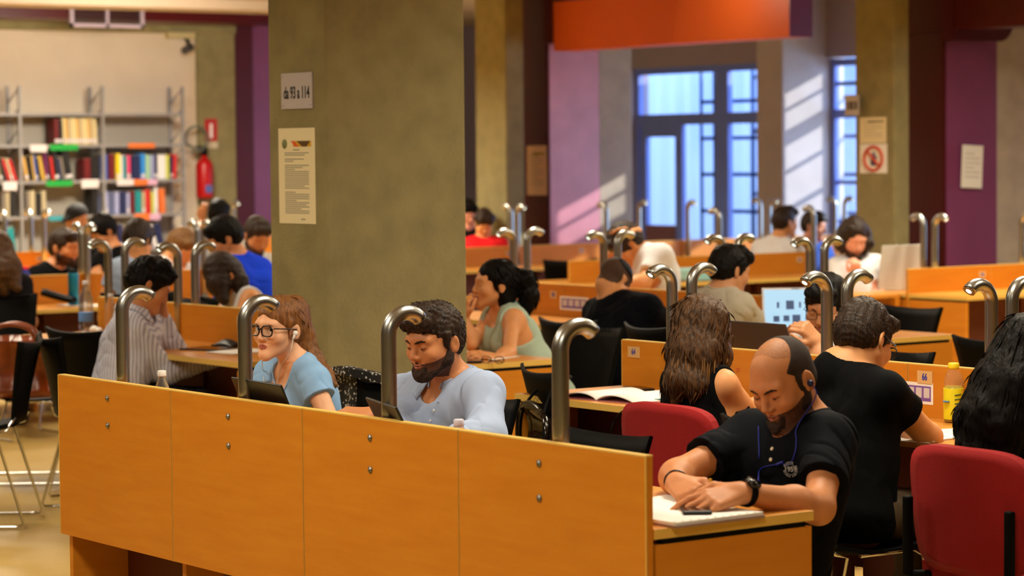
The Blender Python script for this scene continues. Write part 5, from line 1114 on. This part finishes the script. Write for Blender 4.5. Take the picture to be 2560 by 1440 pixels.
far('handup', 'person with short black hair and a raised hand seen from behind', 545, 21.0, dict(hc=(548, 540, 0), nb=(548, 585, 0), shL=(505, 605, 0), shR=(592, 605, 0), elL=(495, 590, -.1), wrL=(505, 552, .05)), (.2, -.1, -.95), 'tan', (OFFW, 'short'), ('short', 'black', dict(th=.02)), (-.4, .9), hands={'L': ((.1, .95, 0), (-.5, 0, .8), -1, RELAX)})
far('redshirt', 'person in a red shirt with dark hair bending over the sunlit desks beside the pillar', 1205, 23.8, dict(hc=(1210, 558, 0), nb=(1206, 598, .05), shL=(1252, 612, .0), shR=(1172, 612, .0)), (.15, -.55, .8), 'warm', (REDT, 'short'), ('curly', 'dark', dict(th=.02)), (1, -.2))
far('behindred', 'dark-haired person half hidden by the pillar beside the red shirt', 1165, 24.2, dict(hc=(1170, 535, 0), nb=(1165, 575, 0)), (.3, -.3, .8), 'pink', (DKT, 'short'), ('short', 'black', dict(th=.02)), (1, -.2))
far('leanwhite', 'person in a white tee leaning forward with a hand on the dark hair', 1655, 15.4, dict(hc=(1568, 612, 0), nb=(1602, 632, 0), shL=(1652, 640, -.12), shR=(1592, 655, .12), elL=(1610, 705, -.22), wrL=(1560, 712, -.3), elR=(1530, 640, .1), wrR=(1594, 578, -.02)), (-.62, -.72, .1), 'warm', (WHITET, 'short'), ('short', 'dark', dict(th=.02)), (-.5, -.85), hands={'R': ((-.85, .25, .2), (0, .95, .3), -1, RELAX)}, build=1.05, sleeve=.65)
far('whiteback', 'short-haired man in a white tee turned away behind the brown panelled desk', 1935, 21.3, dict(hc=(1962, 556, 0), nb=(1945, 602, 0), shL=(1902, 622, .1), shR=(1990, 625, -.1)), (.78, .02, -.55), 'warm', (WHITET, 'short'), ('quiff', 'dark', dict(th=.008)), (.9, .4), build=1.15, hs=1.06)
far('bluecollar', 'man in a blue shirt facing right behind the middle distance lamp', 2020, 21.9, dict(hc=(2034, 566, 0), nb=(2022, 610, 0), shR=(1992, 628, -.08), shL=(2062, 628, .1)), (.85, -.1, .45), 'pink', (cloth('mid_blue', (60, 96, 186)), 'short'), ('quiff', 'dark', dict(th=.012)), (1, -.3))
Z = 18.0
far('longman', 'man with chin-length dark hair in white tee, fist at his mouth beside the tall laptop', 2150, Z, dict(hc=(2134, 598, 0), nb=(2142, 650, .08), shR=(2092, 668, .0), shL=(2190, 662, .02), elR=(2095, 735, -.15), wrR=(2140, 690, -.18), elL=(2200, 745, -.1)), (.22, -.30, .92), 'pink', (WHITET, 'short'), ('long', 'dark', dict(th=.02, ear=False, amp=.006, fq=70, locks=[([K(2108, 575, Z), K(2102, 610, Z-.02), K(2106, 630, Z-.05)], [.04, .04, .02]), ([K(2162, 575, Z), K(2168, 610, Z-.02), K(2162, 632, Z-.04)], [.04, .04, .02])])), (.5, -.85), hands={'R': ((-.05, .9, .3), (.2, -.1, .9), -1, FIST)}, beard='full', sleeve=.6, hs=1.1)
# ================================================================ things on the desks
from mathutils.bvhtree import BVHTree
LAPB = mat('laptop_black', (14, 14, 16), .4); LAPS = mat('laptop_silver', (188, 188, 192), .35, .4); LAPG = mat('laptop_grey', (74, 72, 74), .4, .3); KEYS = mat('key_black', (20, 20, 22), .6)
SCR = mat('screen_blue', (150, 196, 232), .3, emit=.75); SCRD = mat('screen_icon', (44, 78, 130), .4, emit=.25); SCRO = mat('screen_off', (8, 9, 12), .15)
def laptop(loc, rz, label, m, ang=108, w=.34, d=.235, on=False, lidh=None):
    e = empty('laptop', loc, rz, label, 'laptop'); lh = lidh or d
    MB().box(-w/2, w/2, -d/2, d/2, .002, .018, bev=.004).build('base', m, e)
    mb = MB()
    for r_ in range(5):
        for c in range(13): mb.box(-w*.42+c*w*.0645, -w*.42+c*w*.0645+.017, -.02+r_*.0205, -.004+r_*.0205, .0178, .0195)
    mb.build('keyboard', KEYS, e); MB().box(-.05, .05, -d/2+.012, -.032, .0178, .0186).build('touchpad', LAPG if m is not LAPG else LAPB, e)
    M = Matrix.Translation((0, d/2-.004, .018)) @ Matrix.Rotation(math.radians(90-ang), 4, 'X')     # lid: x, z up, front (-y) is the screen
    MB().box(-w/2, w/2, -.003, .005, 0, lh, M=M, bev=.003).build('lid', m, e)
    s_ = MB().box(-w/2+.012, w/2-.012, -.0042, -.0030, .016, lh-.012, M=M).build('screen', SCR if on else SCRO, e)
    if on:
        mb = MB()
        for (cx, cz, ww, hh) in ((-.09, .62, .012, .03), (-.03, .62, .04, .045), (.02, .62, .01, .03), (.07, .6, .03, .035), (-.1, .32, .03, .03), (-.05, .33, .03, .03), (.0, .31, .04, .045), (.055, .33, .02, .02), (.1, .33, .03, .03)): mb.box(cx-ww/2, cx+ww/2, -.0048, -.0041, cz*lh-hh/2, cz*lh+hh/2, M=M)
        mb.box(-w/2+.03, w/2-.03, -.0048, -.0041, .024, .03, M=M); mb.build('screen_icons', SCRD, s_)
        MB().box(-.02, .02, -.0045, -.0032, lh-.009, lh-.006, M=M).build('camera_bar', KEYS, e)
    return e
def rz_to(a, b): return math.atan2(b[1]-a[1], b[0]-a[0])
c = onV(736, 980, .12); laptop((c[0]-.08, .25, HD), PI-.1, 'black laptop open in front of the girl in light blue', LAPB, 112, .36, .24)
c = onV(1052, 1050, .12); laptop((c[0]-.03, .25, HD), PI-.32, 'black laptop open in front of the bearded man', LAPB, 116, .33, .23)
c = onZ(1992, 843, HD); laptop((c[0]+.117*.806, c[1]-.117*.592, HD), .94, 'white laptop showing a bright blue screen before the man in grey', LAPS, 104, .34, .235, True)
c = onV(1898, 836, 2.68); laptop((c[0], 2.86, HD), PI, 'dark grey laptop seen from behind the second row panel', LAPG, 112, .40, .25, lidh=.275)
c = onU(2246, 640, -7.98); laptop((-8.1, c[1], .70), -PI/2, 'pale grey tall laptop lid on the light desk row', mat('laptop_pale', (196, 196, 190), .45), 98, .40, .25, lidh=.30)
def bottle(loc, label, prof, m, capm, capz, caprad, liquid=None, lab=None, group=None):
    e = empty('bottle', loc, 0, label, 'bottle', group); MB().lathe(prof, n=22).build('body', m, e)
    MB().lathe([(caprad, capz), (caprad*1.02, capz+.004), (caprad, capz+.018), (caprad*.8, capz+.02)], n=20).build('cap', capm, e)
    if liquid: r0, r1, mm = liquid; MB().lathe([(r_*.95, z) for r_, z in prof if r0 <= z <= r1], n=20).build('liquid', mm, e)
    if lab: z0, z1, rr_, mm = lab; MB().lathe([(rr_+.0006, z0), (rr_+.0008, z0+.001), (rr_+.0008, z1-.001), (rr_+.0006, z1)], n=22).build('label', mm, e)
    return e
P500 = [(.024, 0), (.031, .006), (.032, .03), (.0305, .04), (.032, .05), (.032, .12), (.030, .14), (.021, .17), (.0125, .188), (.0125, .203)]
CLR = mat('clear_bottle', (236, 240, 246), .06, trans=.9, ior=1.15, alpha=.55)
c = onV(405, 966, .14); bottle((c[0], .14, HD), 'clear bottle with white cap peeking over the front row panel by the striped shirt', P500, CLR, PAPER, .199, .0145)
c = onV(1147, 1072, .10); bottle((c[0], .10, HD-.012), 'clear bottle top peeking over the panel at the bearded man', P500, CLR, mat('cap_lilac', (206, 206, 226), .4), .188, .0145)
c = onZ(216, 829, HD); bottle(c, 'tall clear water bottle with a blue label on the left middle desk', [(r_*1.22, z*1.25) for r_, z in P500], CLR, mat('cap_clear', (225, 225, 230), .3, alpha=.7), .252, .0165, None, (.055, .105, .039, mat('label_sky', (90, 140, 214), .5)))
c = onZ(278, 838, HD); c = onV(278, 830, 2.30); bottle((c[0], 2.30, HD), 'second clear bottle before the left middle row panel', P500, CLR, mat('cap_clear', (225, 225, 230), .3, alpha=.7), .199, .0145)
c = onZ(2384, 1056, HD); bottle(c, 'yellow lemon drink bottle with a yellow cap beside panel number 66', [(.026, 0), (.0325, .006), (.033, .03), (.0335, .10), (.030, .125), (.033, .14), (.026, .165), (.016, .182), (.016, .190)], CLR, mat('cap_yellow', (238, 206, 24), .4), .184, .0185, (.004, .125, mat('lemon_drink', (214, 190, 60), .2, trans=.3)), (.012, .118, .0338, mat('label_lemon', (226, 214, 30), .4)))
lb_ = [o for o in bpy.data.objects if o.name.startswith('label') and o.parent and o.parent.get('label', '').startswith('yellow lemon')][0]
vd = unit(np.array([CAM[0]-c[0], CAM[1]-c[1], 0])); sd_ = np.array([-vd[1], vd[0], 0])
def on_label(a_, z_): return vd*math.cos(a_)*.0348+sd_*math.sin(a_)*.0348+np.array([0, 0, z_])
MB().tube([on_label(-.75+.0*t, .072+.004*t) for t in (0, 1)], [.013, .012], 14).build('label_print', mat('print_blue', (70, 120, 190), .5), lb_)
for k, z_ in enumerate((.095, .08, .066)): MB().tube([on_label(a_, z_+.004*a_) for a_ in np.linspace(.1, .8-.1*k, 6)], .0022, 6).build('label_print', mat('print_green', (60, 90, 40), .5), lb_)
c = onU(184, 750, -10.50); bottle((-10.50, c[1], .70), 'teal blue steel flask with black lid on the far left desk', [(.03, 0), (.035, .005), (.036, .2), (.033, .215), (.025, .22)], mat('flask_teal', (30, 134, 168), .35, .4), BLACKP, .219, .033)
c = onU(64, 672, -11.5); bottle((-11.5, c[1], .70), 'dark blue bottle with a red cap at the far left', [(.03, 0), (.033, .01), (.033, .17), (.02, .2), (.016, .21)], mat('bottle_cobalt', (24, 44, 140), .3), mat('cap_red', (214, 30, 50), .4), .205, .02)
def sheet(loc, rz, w, h, name, label, cat, m=PAPER, th=.002, n=1, lines=0, group=None):
    e = empty(name, loc, rz, label, cat, group)
    for k in range(n): MB().box(-w/2, w/2, -h/2, h/2, k*th, (k+1)*th-.0002, M=Matrix.Rotation(.05*k*(-1)**k, 4, 'Z')).build('sheet', m, e)
    if lines:
        mb = MB()
        for k in range(lines): y = h*.42-k*h*.84/lines; mb.box(-w*.42, w*(.42 if k % 4 else .2), y-.0012, y+.0012, n*th-.0002, n*th+.0002)
        mb.build('writing', GREYINK, e)
    return e
# bald man's papers, folder, phone, pencil
c = onZ(1672, 1262, HD); sheet(c, .35, .21, .29, 'paper_sheet', 'loose white sheets under the writing hand of the balding man', 'paper', n=2)
c = onZ(1730, 1296, HD); fo = empty('folder', c, PI/2+.02, 'white ring-holed folder of papers at the front edge of the desk', 'folder')
MB().box(-.15, .15, -.11, .11, 0, .006).build('cover', mat('folder_cover', (150, 120, 110), .5), fo); MB().box(-.148, .148, -.105, .105, .006, .014).build('pages', PAPER, fo)
mb = MB()
for k in range(11): mb.box(-.145+k*.027, -.138+k*.027, -.098, -.093, .014, .0146)
mb.build('punch_holes', GREYINK, fo)
c = onZ(1738, 1276, HD+.016); ph = empty('smartphone', c, .95, 'black smartphone lying on the white folder', 'phone'); MB().box(-.037, .037, -.075, .075, 0, .0085, bev=.003).build('body', LAPB, ph); MB().box(-.033, .033, -.07, .07, .0085, .0092).build('screen', mat('phone_glass', (20, 22, 26), .05, spec=.8), ph)
# black tee man's papers, highlighter
c = onZ(2262, 1094, HD); sheet(c, .25, .30, .21, 'paper_sheet', 'white sheets under the elbow of the man in black', 'paper', n=3, lines=10)
c = onZ(2345, 1086, HD); sheet(c, -.2, .21, .29, 'paper_sheet', 'white sheet between the black tee elbow and the yellow bottle', 'paper', n=2, lines=12)
c = onZ(2200, 1078, HD+.007); h_ = MB().tube([(-.06, 0, .008), (.06, 0, .008)], .008, 10).build('highlighter', mat('neon_green', (170, 220, 40), .4), None, c, .4); tag(h_, 'neon green highlighter beside the papers of the black tee man', 'pen')
# open textbook, scissors, cable, phone on the second row
c = onZ(1556, 996, HD); bk_ = empty('open_textbook', c, .12, 'open textbook with white pages and highlighted lines on the second row', 'book')
for s_ in (-1, 1):
    MB().grid(lambda u, v, s_=s_: (s_*u*.205, (v-.5)*.28, .004+.026*math.sin(math.pi*min(1, u*1.05))**.7*(1-.35*u)+.0), 12, 2, .003).build('page_block', PAPER, bk_)
    mb = MB()
    for k in range(12): mb.box(min(s_*.035, s_*.185), max(s_*.035, s_*.185), .11-k*.019-.001, .11-k*.019+.001, .024, .0245) if False else None
    mb.bm.free()
MB().box(-.21, .21, -.142, .142, 0, .003).build('cover', mat('book_cover_pink', (170, 110, 120), .5), bk_)
c = onZ(1640, 1001, HD+.002); sc2 = empty('scissors', c, .5, 'green-handled scissors beside the long-haired woman', 'scissors')
for s_ in (-1, 1): MB().tube([(.0+.022*math.cos(t)*1.5, s_*.02+.014*math.sin(t), .005) for t in np.linspace(0, 2*PI, 16, endpoint=False)], .0045, 8, closed=True).build('handle', mat('handle_green', (20, 80, 70), .4), sc2)
MB().box(.03, .13, -.006, .004, .003, .006).build('blade', CHROME, sc2)
c = onZ(1655, 985, HD); sheet(c, .1, .21, .29, 'paper_sheet', 'white sheet with a lime green mark beside the long-haired woman', 'paper', n=1, lines=8)
c = onZ(1598, 974, HD); ph = empty('smartphone', c, 1.3, 'black phone lying behind the open textbook by panel number 64', 'phone'); MB().box(-.036, .036, -.072, .072, 0, .009, bev=.003).build('body', LAPB, ph); MB().box(-.032, .032, -.066, .066, .009, .0095).build('screen', SCRO, ph)
pts = [onZ(1605, 1013, HD+.004), onZ(1560, 1026, HD+.004), onV(1540, 1045, 1.915), onV(1530, 1070, 1.90), onV(1526, 1110, 1.90)]
tag(MB().tube(spline(pts, 24), .0028, 6).build('cable', BLACKP), 'thin black cable hanging over the second row desk edge', 'cable')
# mint woman's desk
c = onZ(1205, 893, HD); sheet(c, .3, .28, .21, 'paper_sheet', 'papers in front of the woman in the mint top', 'paper', n=2, lines=9)
c = onZ(1186, 905, HD+.001); ph = empty('smartphone', c, .9, 'dark phone on the desk edge before the mint top woman', 'phone'); MB().box(-.036, .036, -.072, .072, 0, .009, bev=.003).build('body', LAPB, ph); MB().box(-.032, .032, -.066, .066, .009, .0095).build('screen', SCRO, ph)
c = onZ(1232, 904, HD+.008); sg_ = empty('spectacles', c, .5, 'folded spectacles lying on the mint top woman\'s desk', 'glasses')
for s_ in (-1, 1): MB().tube([(s_*.032+.024*math.cos(t), .0, .0+.0*t+.016*math.sin(t)+.008) for t in np.linspace(0, 2*PI, 16, endpoint=False)], .0018, 6, closed=True).build('rim', FRAME, sg_)
MB().tube([(-.056, 0, .01), (.04, .03, -.004)], .0018, 6).tube([(.056, 0, .01), (-.04, .035, -.004)], .0018, 6).build('temples', FRAME, sg_)
# left middle desk
c = onZ(530, 874, HD); tb = empty('tablet', c, .35, 'black tablet in a case on the desk of the striped shirt man', 'tablet'); MB().box(-.13, .13, -.09, .09, 0, .008, bev=.003).build('body', LAPB, tb); MB().box(-.12, .12, -.08, .08, .008, .0086).build('screen', SCRO, tb)
c = onZ(570, 866, HD); pc_ = MB().grid(lambda u, v: ((u-.5)*.16, (v-.5)*.08, .004+.03*math.sin(u*PI)*math.sin(v*PI)), 10, 8, .008).build('pouch', LAPB, None, c, .2); tag(pc_, 'small black pouch beside the tablet on the striped shirt desk', 'pouch')
c = onZ(604, 880, HD); sheet(c, .2, .2, .28, 'paper_sheet', 'white papers beyond the hand of the striped shirt man', 'paper', n=3)
c = onZ(236, 833, HD); tag(MB().sphere((0, 0, .02), (.03, .022, .02), n=10, m=8).sphere((.035, .01, .016), (.022, .02, .016), n=10, m=8).build('crumpled_tissue', PAPER, None, c), 'crumpled white tissue beside the tall water bottle', 'tissue')
c = onU(205, 765, -10.45); sheet((-10.45, c[1], .70), .2, .28, .2, 'paper_sheet', 'white papers on the far left desk by the teal flask', 'paper', n=3)
c = onU(150, 752, -10.50); c = np.array([-10.50, c[1], .70]); mb = MB().grid(lambda u, v: (-.11+.22*u, .03*math.sin(u*2.5)-.02+(v-.5)*.08*(1-.4*u), .03+.055*(1-u)**1.5 + .02*math.sin(v*PI)), 12, 6, .03); tag(mb.build('headphone_case', BLACKP, None, c, .6), 'curved black case leaning on the far left desk before the profile man', 'case')
c = onZ(468, 752, .74); bb = empty('bag', onV(468, 750, 2.75), .2, 'black bag with a red tag behind the left middle row panel', 'bag'); bb.location.z = HD
MB().grid(lambda u, v: ((u-.5)*.34*(1-.15*v), .07*math.sin(v*PI)-.0+.03*math.cos(u*6), .16*v*(1-.25*(2*u-1)**2)), 12, 8, .05).build('body', mat('bag_black', (18, 16, 18), .8), bb); MB().box(-.02, .03, -.06, -.03, .12, .15).build('tag', mat('tag_red', (190, 30, 40), .6), bb)
c = onV(492, 745, 2.7); tag(MB().tube([(-.05, 0, .01), (.06, 0, .01)], .01, 10).build('highlighter', mat('neon_green', (170, 220, 40), .4), None, (c[0], 2.7, HD), .1), 'lime green highlighter behind the left middle row panel', 'pen')
# far bits
c = onZ(1757, 640, .70); tag(MB().box(-.18, .18, -.1, .1, 0, .10, bev=.02).build('storage_box', mat('box_pale_teal', (150, 206, 206), .5), None, (-10.0, onU(1757, 640, -10.0)[1], .70), PI/2), 'pale teal box on the brown panelled desk row', 'box')
# polka dot jacket on the girl's chair
DOT = dots('polka_dot_cloth', (14, 12, 14), (222, 218, 210), 62, .26)
jc = PEOPLE['girl']['pel']; c = onV(897, 985, 1.33)
tag(MB().grid(lambda u, v: (c[0]-.24+.48*u, 1.31+.035*math.sin(v*PI)+.02*math.sin(u*9)+.05*(.5-v), .55+.305*math.sin(min(1, v*1.35)*PI/2)-(.08*abs(u-.45)**1.4)), 26, 12, .03).build('polka_dot_jacket', DOT), 'black jacket with white polka dots over a chair back behind the girl', 'jacket')
# brown leather bag on the left chair
LEA = mat('brown_leather', (134, 58, 18), .3, noise=.35, nscale=9, spec=.6)
c = onZ(34, 992, .462); bg_ = empty('leather_bag', (c[0], c[1], .462), .9, 'shiny brown leather handbag on the chair at the left picture edge', 'bag')
MB().grid(lambda u, v: (.20*(2*u-1)*(1-.35*v**2), .085*math.sin(PI*min(1, .15+v*.85))*math.cos((u-.5)*2)+.01*math.sin(u*17), .30*v), 16, 10, .05).build('body', LEA, bg_)
for s_ in (-1, 1): MB().tube(spline([(-.13, s_*.03, .26), (-.10, s_*.04, .34), (0, s_*.045, .37), (.10, s_*.04, .34), (.13, s_*.03, .26)], 20), .012, 8).build('handle', LEA, bg_)
for x in (-.12, .12): MB().sphere((x, -.09, .22), .012, n=10, m=8).build('rivet', mat('brass', (190, 150, 70), .3, 1), bg_)
# glossy bag with clear panel on the chair by the second row
c = onV(1330, 1162, BAGC[1]-.15); vb = empty('visor_bag', tuple(c), -.3, 'dark glossy clear-plastic bag hung on the chair left of the open textbook', 'bag'); MB().tube(spline([(-.12, .0, .2), (-.06, .07, .30), (0, .16, .33), (.06, .07, .30), (.12, .0, .19)], 20), .006, 8).build('strap', BLACKP, vb)
SMK = mat('smoky_plastic', (50, 38, 30), .05, trans=.6, alpha=.75, spec=.9)
MB().grid(lambda u, v: (.15*(2*u-1)*(1-.2*v), .10*math.sin(PI*v)*math.cos((2*u-1)*1.2), .02+.2*v), 14, 10, .004).build('body', SMK, vb)
MB().tube(spline([(-.15, 0, .0), (-.15, 0, .14), (-.12, .01, .215), (0, .015, .225), (.12, .01, .19), (.155, 0, .12), (.155, 0, .0)], 28), .014, 10).build('rim', mat('gloss_black', (10, 9, 9), .12, spec=.8), vb)
# ================================================================ details worn by the nearest people
def tree_of(pk, names=('shirt', 'top', 'body')):
    i = PEOPLE[pk]; V = []; F_ = []; k = 0
    for o in bpy.data.objects:
        if o.parent == i['e'] and o.type == 'MESH' and o.name.split('.')[0] in names:
            V += [v.co+Vector(i['base'].tolist()) for v in o.data.vertices]; F_ += [tuple(x+k for x in p.vertices) for p in o.data.polygons]; k = len(V)
    return BVHTree.FromPolygons(V, F_)
def hit(T, px, py):
    d = ray(px, py); d = d/np.linalg.norm(d); r_ = T.ray_cast(Vector(CAM.tolist()), Vector(d.tolist()))
    return (np.array(r_[0]), np.array(r_[1])) if r_[0] is not None else (None, None)
def button(pk, T, px, py, r_=.0055, m=None):
    p, n = hit(T, px, py)
    if p is None: return
    i = PEOPLE[pk]; z = Vector(n.tolist()); q = z.to_track_quat('Z', 'Y').to_matrix().to_4x4()
    MB().lathe([(0, 0), (r_, 0), (r_, .0015), (r_*.5, .0012), (0, .0012)], n=14, M=Matrix.Translation(Vector((p-i['base']).tolist())) @ q).build('button', m or mat('button_pale', (210, 196, 170), .4), i['e'])
def cord(pk, T, pts, r_, m, name, off=.004, n=30):
    i = PEOPLE[pk]; out = []
    for q in pts:
        if len(q) == 3 and not isinstance(q, tuple): out.append(np.asarray(q)-i['base']); continue
        p, nn = hit(T, q[0], q[1])
        if p is None: continue
        out.append(p-unit(ray(q[0], q[1]))*(off+(q[2] if len(q) > 2 else 0))-i['base'])
    if len(out) > 1: return MB().tube(spline(out, n), r_, 6).build(name, m, i['e'])
T = tree_of('bald')
for q in ((1927, 1066), (1930, 1122), (1927, 1149)): button('bald', T, *q)
BC = mat('blue_cable', (22, 34, 150), .5)
Hh = PEOPLE['bald']['H']; ear = Hh.w(-.088, -.004, -.012)
cord('bald', T, [np.array(ear), np.array(Hh.w(-.094, .0, -.05)), (1993, 1066, .006), (1991, 1100), (1988, 1130), (1975, 1160), (1955, 1160)], .0016, BC, 'earphone_cable', .003)
cord('bald', T, [(1896, 1066, .01), (1897, 1100), (1898, 1140), (1897, 1180), (1895, 1212)], .0018, BC, 'earphone_cable', .004)
cord('bald', T, [(1897, 1180), (1905, 1170), (1925, 1164), (1945, 1161)], .0015, BC, 'earphone_cable', .004)
cord('bald', T, [(1941, 1162), (1950, 1158), (1958, 1155)], .0038, BC, 'earphone_jack', .005, 8)
MB().sphere(tuple(ear-PEOPLE['bald']['base']), .0095, n=12, m=8).build('earbud', mat('earbud_navy', (20, 26, 70), .3), PEOPLE['bald']['e'])
p, n = hit(T, 1980, 1172)
if p is not None:
    i = PEOPLE['bald']; M = face_matrix(p-i['base']+n*.010, unit(np.cross((0, 0, 1), n)), unit(np.cross(n, np.cross((0, 0, 1), n)))); WH = mat('print_white', (160, 160, 160), .8)
    text_mesh('chest_print', '1959', .019, WH, i['e'], M @ Matrix.Rotation(.05, 4, 'Z'))
    mb = MB(); mb.tube([M @ Vector((.0145*math.cos(t), .0145*math.sin(t), 0)) for t in np.linspace(.5, 2.6, 14)], .0006, 5); mb.tube([M @ Vector((.0145*math.cos(t), .0145*math.sin(t), 0)) for t in np.linspace(3.7, 5.8, 14)], .0006, 5)
    mb.build('chest_print_ring', WH, i['e']); mb = MB()
    for k in range(26):
        if k in (3, 4, 12, 13, 20): continue
        t = 2*PI*k/26; mb.box(-.0007-(k % 3)*.0005, .0007+(k % 2)*.0006, -.002, .002, -.0003, .0003, M=M @ Matrix.Translation((.0195*math.cos(t), .0195*math.sin(t), 0)) @ Matrix.Rotation(t-PI/2, 4, 'Z'))
    mb.build('chest_print_letters', WH, i['e'])
# wrist watch on the left wrist, bracelet on the right
i = PEOPLE['bald']; sh, el, wr = i['aL']; d = unit(wr-el); c = wr-d*.012-i['base']; T2 = tree_of('bald', ('body',))
x_ = unit(np.cross(d, (0, 0, 1))); y_ = np.cross(x_, d)
MB().tube([c+(x_*math.cos(t)+y_*math.sin(t))*.0325 for t in np.linspace(0, 2*PI, 28, endpoint=False)], .0028, 8, closed=True).tube([c+d*.008+(x_*math.cos(t)+y_*math.sin(t))*.0325 for t in np.linspace(0, 2*PI, 28, endpoint=False)], .0028, 8, closed=True).tube([c-d*.008+(x_*math.cos(t)+y_*math.sin(t))*.0325 for t in np.linspace(0, 2*PI, 28, endpoint=False)], .0028, 8, closed=True).build('watch_strap', BLACKP, i['e'])
nz_ = unit(camdir(-.05, .75, .65)-d*(camdir(-.05, .75, .65) @ d)); wm = Matrix.Translation(Vector((c+nz_*.031).tolist())) @ Vector(nz_.tolist()).to_track_quat('Z', 'Y').to_matrix().to_4x4()
MB().lathe([(0, 0), (.021, 0), (.0215, .004), (.021, .009), (.018, .0105)], n=28, M=wm).build('watch_case', mat('gun_metal', (60, 58, 58), .25, 1), i['e'])
MB().lathe([(0, .0095), (.0175, .0095), (.0175, .0109), (0, .0109)], n=24, M=wm).build('watch_dial', mat('dial_black', (12, 12, 14), .1, spec=.8), i['e'])
sh, el, wr = i['aR']; d = unit(wr-el); c = wr-d*.02-i['base']; x_ = unit(np.cross(d, (0, 0, 1))); y_ = np.cross(x_, d)
MB().tube([c+(x_*math.cos(t)+y_*math.sin(t))*.031 for t in np.linspace(0, 2*PI, 24, endpoint=False)], .003, 8, closed=True).build('bracelet', mat('gun_metal', (60, 58, 58), .25, 1), i['e'])
tp = i['tips']['R'][0][0]; pe = empty('pencil', tuple(tp), 0, 'yellow pencil in the writing hand of the balding man', 'pencil')
dv = camdir(.12, .93, -.25); MB().tube([-dv*.03, dv*.085], .0042, 6, smooth=False).build('shaft', mat('pencil_yellow', (206, 160, 30), .4), pe); MB().tube([-dv*.045, -dv*.03], [.0006, .0042], 6).build('tip', mat('pencil_wood', (206, 170, 120), .6), pe)
# girl's earphones and cable
T = tree_of('girl'); Hh = PEOPLE['girl']['H']; i = PEOPLE['girl']; WC = mat('white_cable', (228, 222, 210), .4); ear = Hh.w(-.086, .002, -.012)
mb = MB().sphere(tuple(ear-i['base']), .0095, n=12, m=8).tube([ear-i['base'], Hh.w(-.088, .016, -.034)-i['base']], .0042, 8); mb.build('earbud', mat('earbud_white', (236, 236, 234), .3), i['e'])
cord('girl', T, [np.array(Hh.w(-.088, .016, -.034)), np.array(Hh.w(-.078, .02, -.085)), (703, 915, .01), (696, 945), (690, 972)], .0017, WC, 'earphone_cable', .004)
cord('girl', T, [(655, 900, .004), (657, 925), (660, 950), (664, 985)], .0015, WC, 'earphone_cable', .004)
# bearded man's shirt: collar, placket, buttons
def collar(pk, m, R0=.068, hgt=.042, drop=.050, gap=.42, cen=.0):
    i = PEOPLE[pk]; nb, cs, cf, ch = i['nb']-i['base'], i['cs'], i['cf'], i['ch']; upv = unit(np.array([0, 0, 1.])*.75+ch*.25); fz = unit(cf-upv*(cf @ upv)); sx = np.cross(fz, upv)
    def fn(u, v):
        t = gap+u*(2*PI-2*gap); fr = .5+.5*math.cos(t)       # 1 in front
        if v < .4: w_ = v/.4; rad = R0+.004*w_; z = .018-.035*fr+(hgt)*w_
        else: w_ = (v-.4)/.6; rad = R0+.004+(.034+.020*fr)*w_; z = .018-.035*fr+hgt-(drop+.030*fr**2)*w_
        t2 = t+(.0 if v < .4 else (.10*fr*math.sin(t)*w_))
        return nb+sx*rad*math.sin(t2)*1.02+fz*(rad*math.cos(t2)*.95+.006)+upv*z
    Ts, Tb = tree_of(pk, ('shirt',)), tree_of(pk, ('body',)); bs = Vector(i['base'].tolist())
    NU, NV = 44, 10; G_ = np.array([[fn(u_/NU, v_/NV) for v_ in range(NV+1)] for u_ in range(NU+1)])
    def push():
        for a_ in range(NU+1):
            for b_ in range(NV+1):
                p = Vector(G_[a_, b_].tolist())+bs
                for T_, o_ in ((Tb, .004), (Ts, .006 if b_ > 4 else -.03)):
                    l_, n_, _i, d_ = T_.find_nearest(p)
                    if l_ is not None and (p-l_).dot(n_) < o_ and d_ < .12: p = l_+n_*o_
                G_[a_, b_] = p-bs
    for _ in range(4):
        push(); S_ = G_.copy(); S_[1:-1, :] = G_[1:-1, :]*.4+.3*(G_[2:, :]+G_[:-2, :]); G_[:] = S_; S_[:, 1:-1] = G_[:, 1:-1]*.6+.2*(G_[:, 2:]+G_[:, :-2]); G_[:] = S_
    fn2 = lambda u, v: G_[int(round(u*NU)), int(round(v*NV))]
    return MB().grid(fn2, 44, 10, .0026).build('collar', m, i['e'])
collar('beard', BLUES, .068); collar('striped', STRIPE, .066)
T = tree_of('beard', ('shirt', 'body'))
for q in ((1085, 1026), (1076, 1052)): button('beard', T, *q, .005, mat('button_white', (214, 218, 226), .4))
# orange snack in the mint woman's hand, raised to her mouth
i = PEOPLE['mint']; m_ = i['H'].w(0, .112, -.066); tag(MB().tube([m_, m_+camdir(-.93, -.25, .1)*.05], .006, 8).build('snack_stick', mat('snack_orange', (224, 150, 40), .5)), 'orange snack stick at the lips of the mint top woman', 'food')
# things on the floor line: none in view
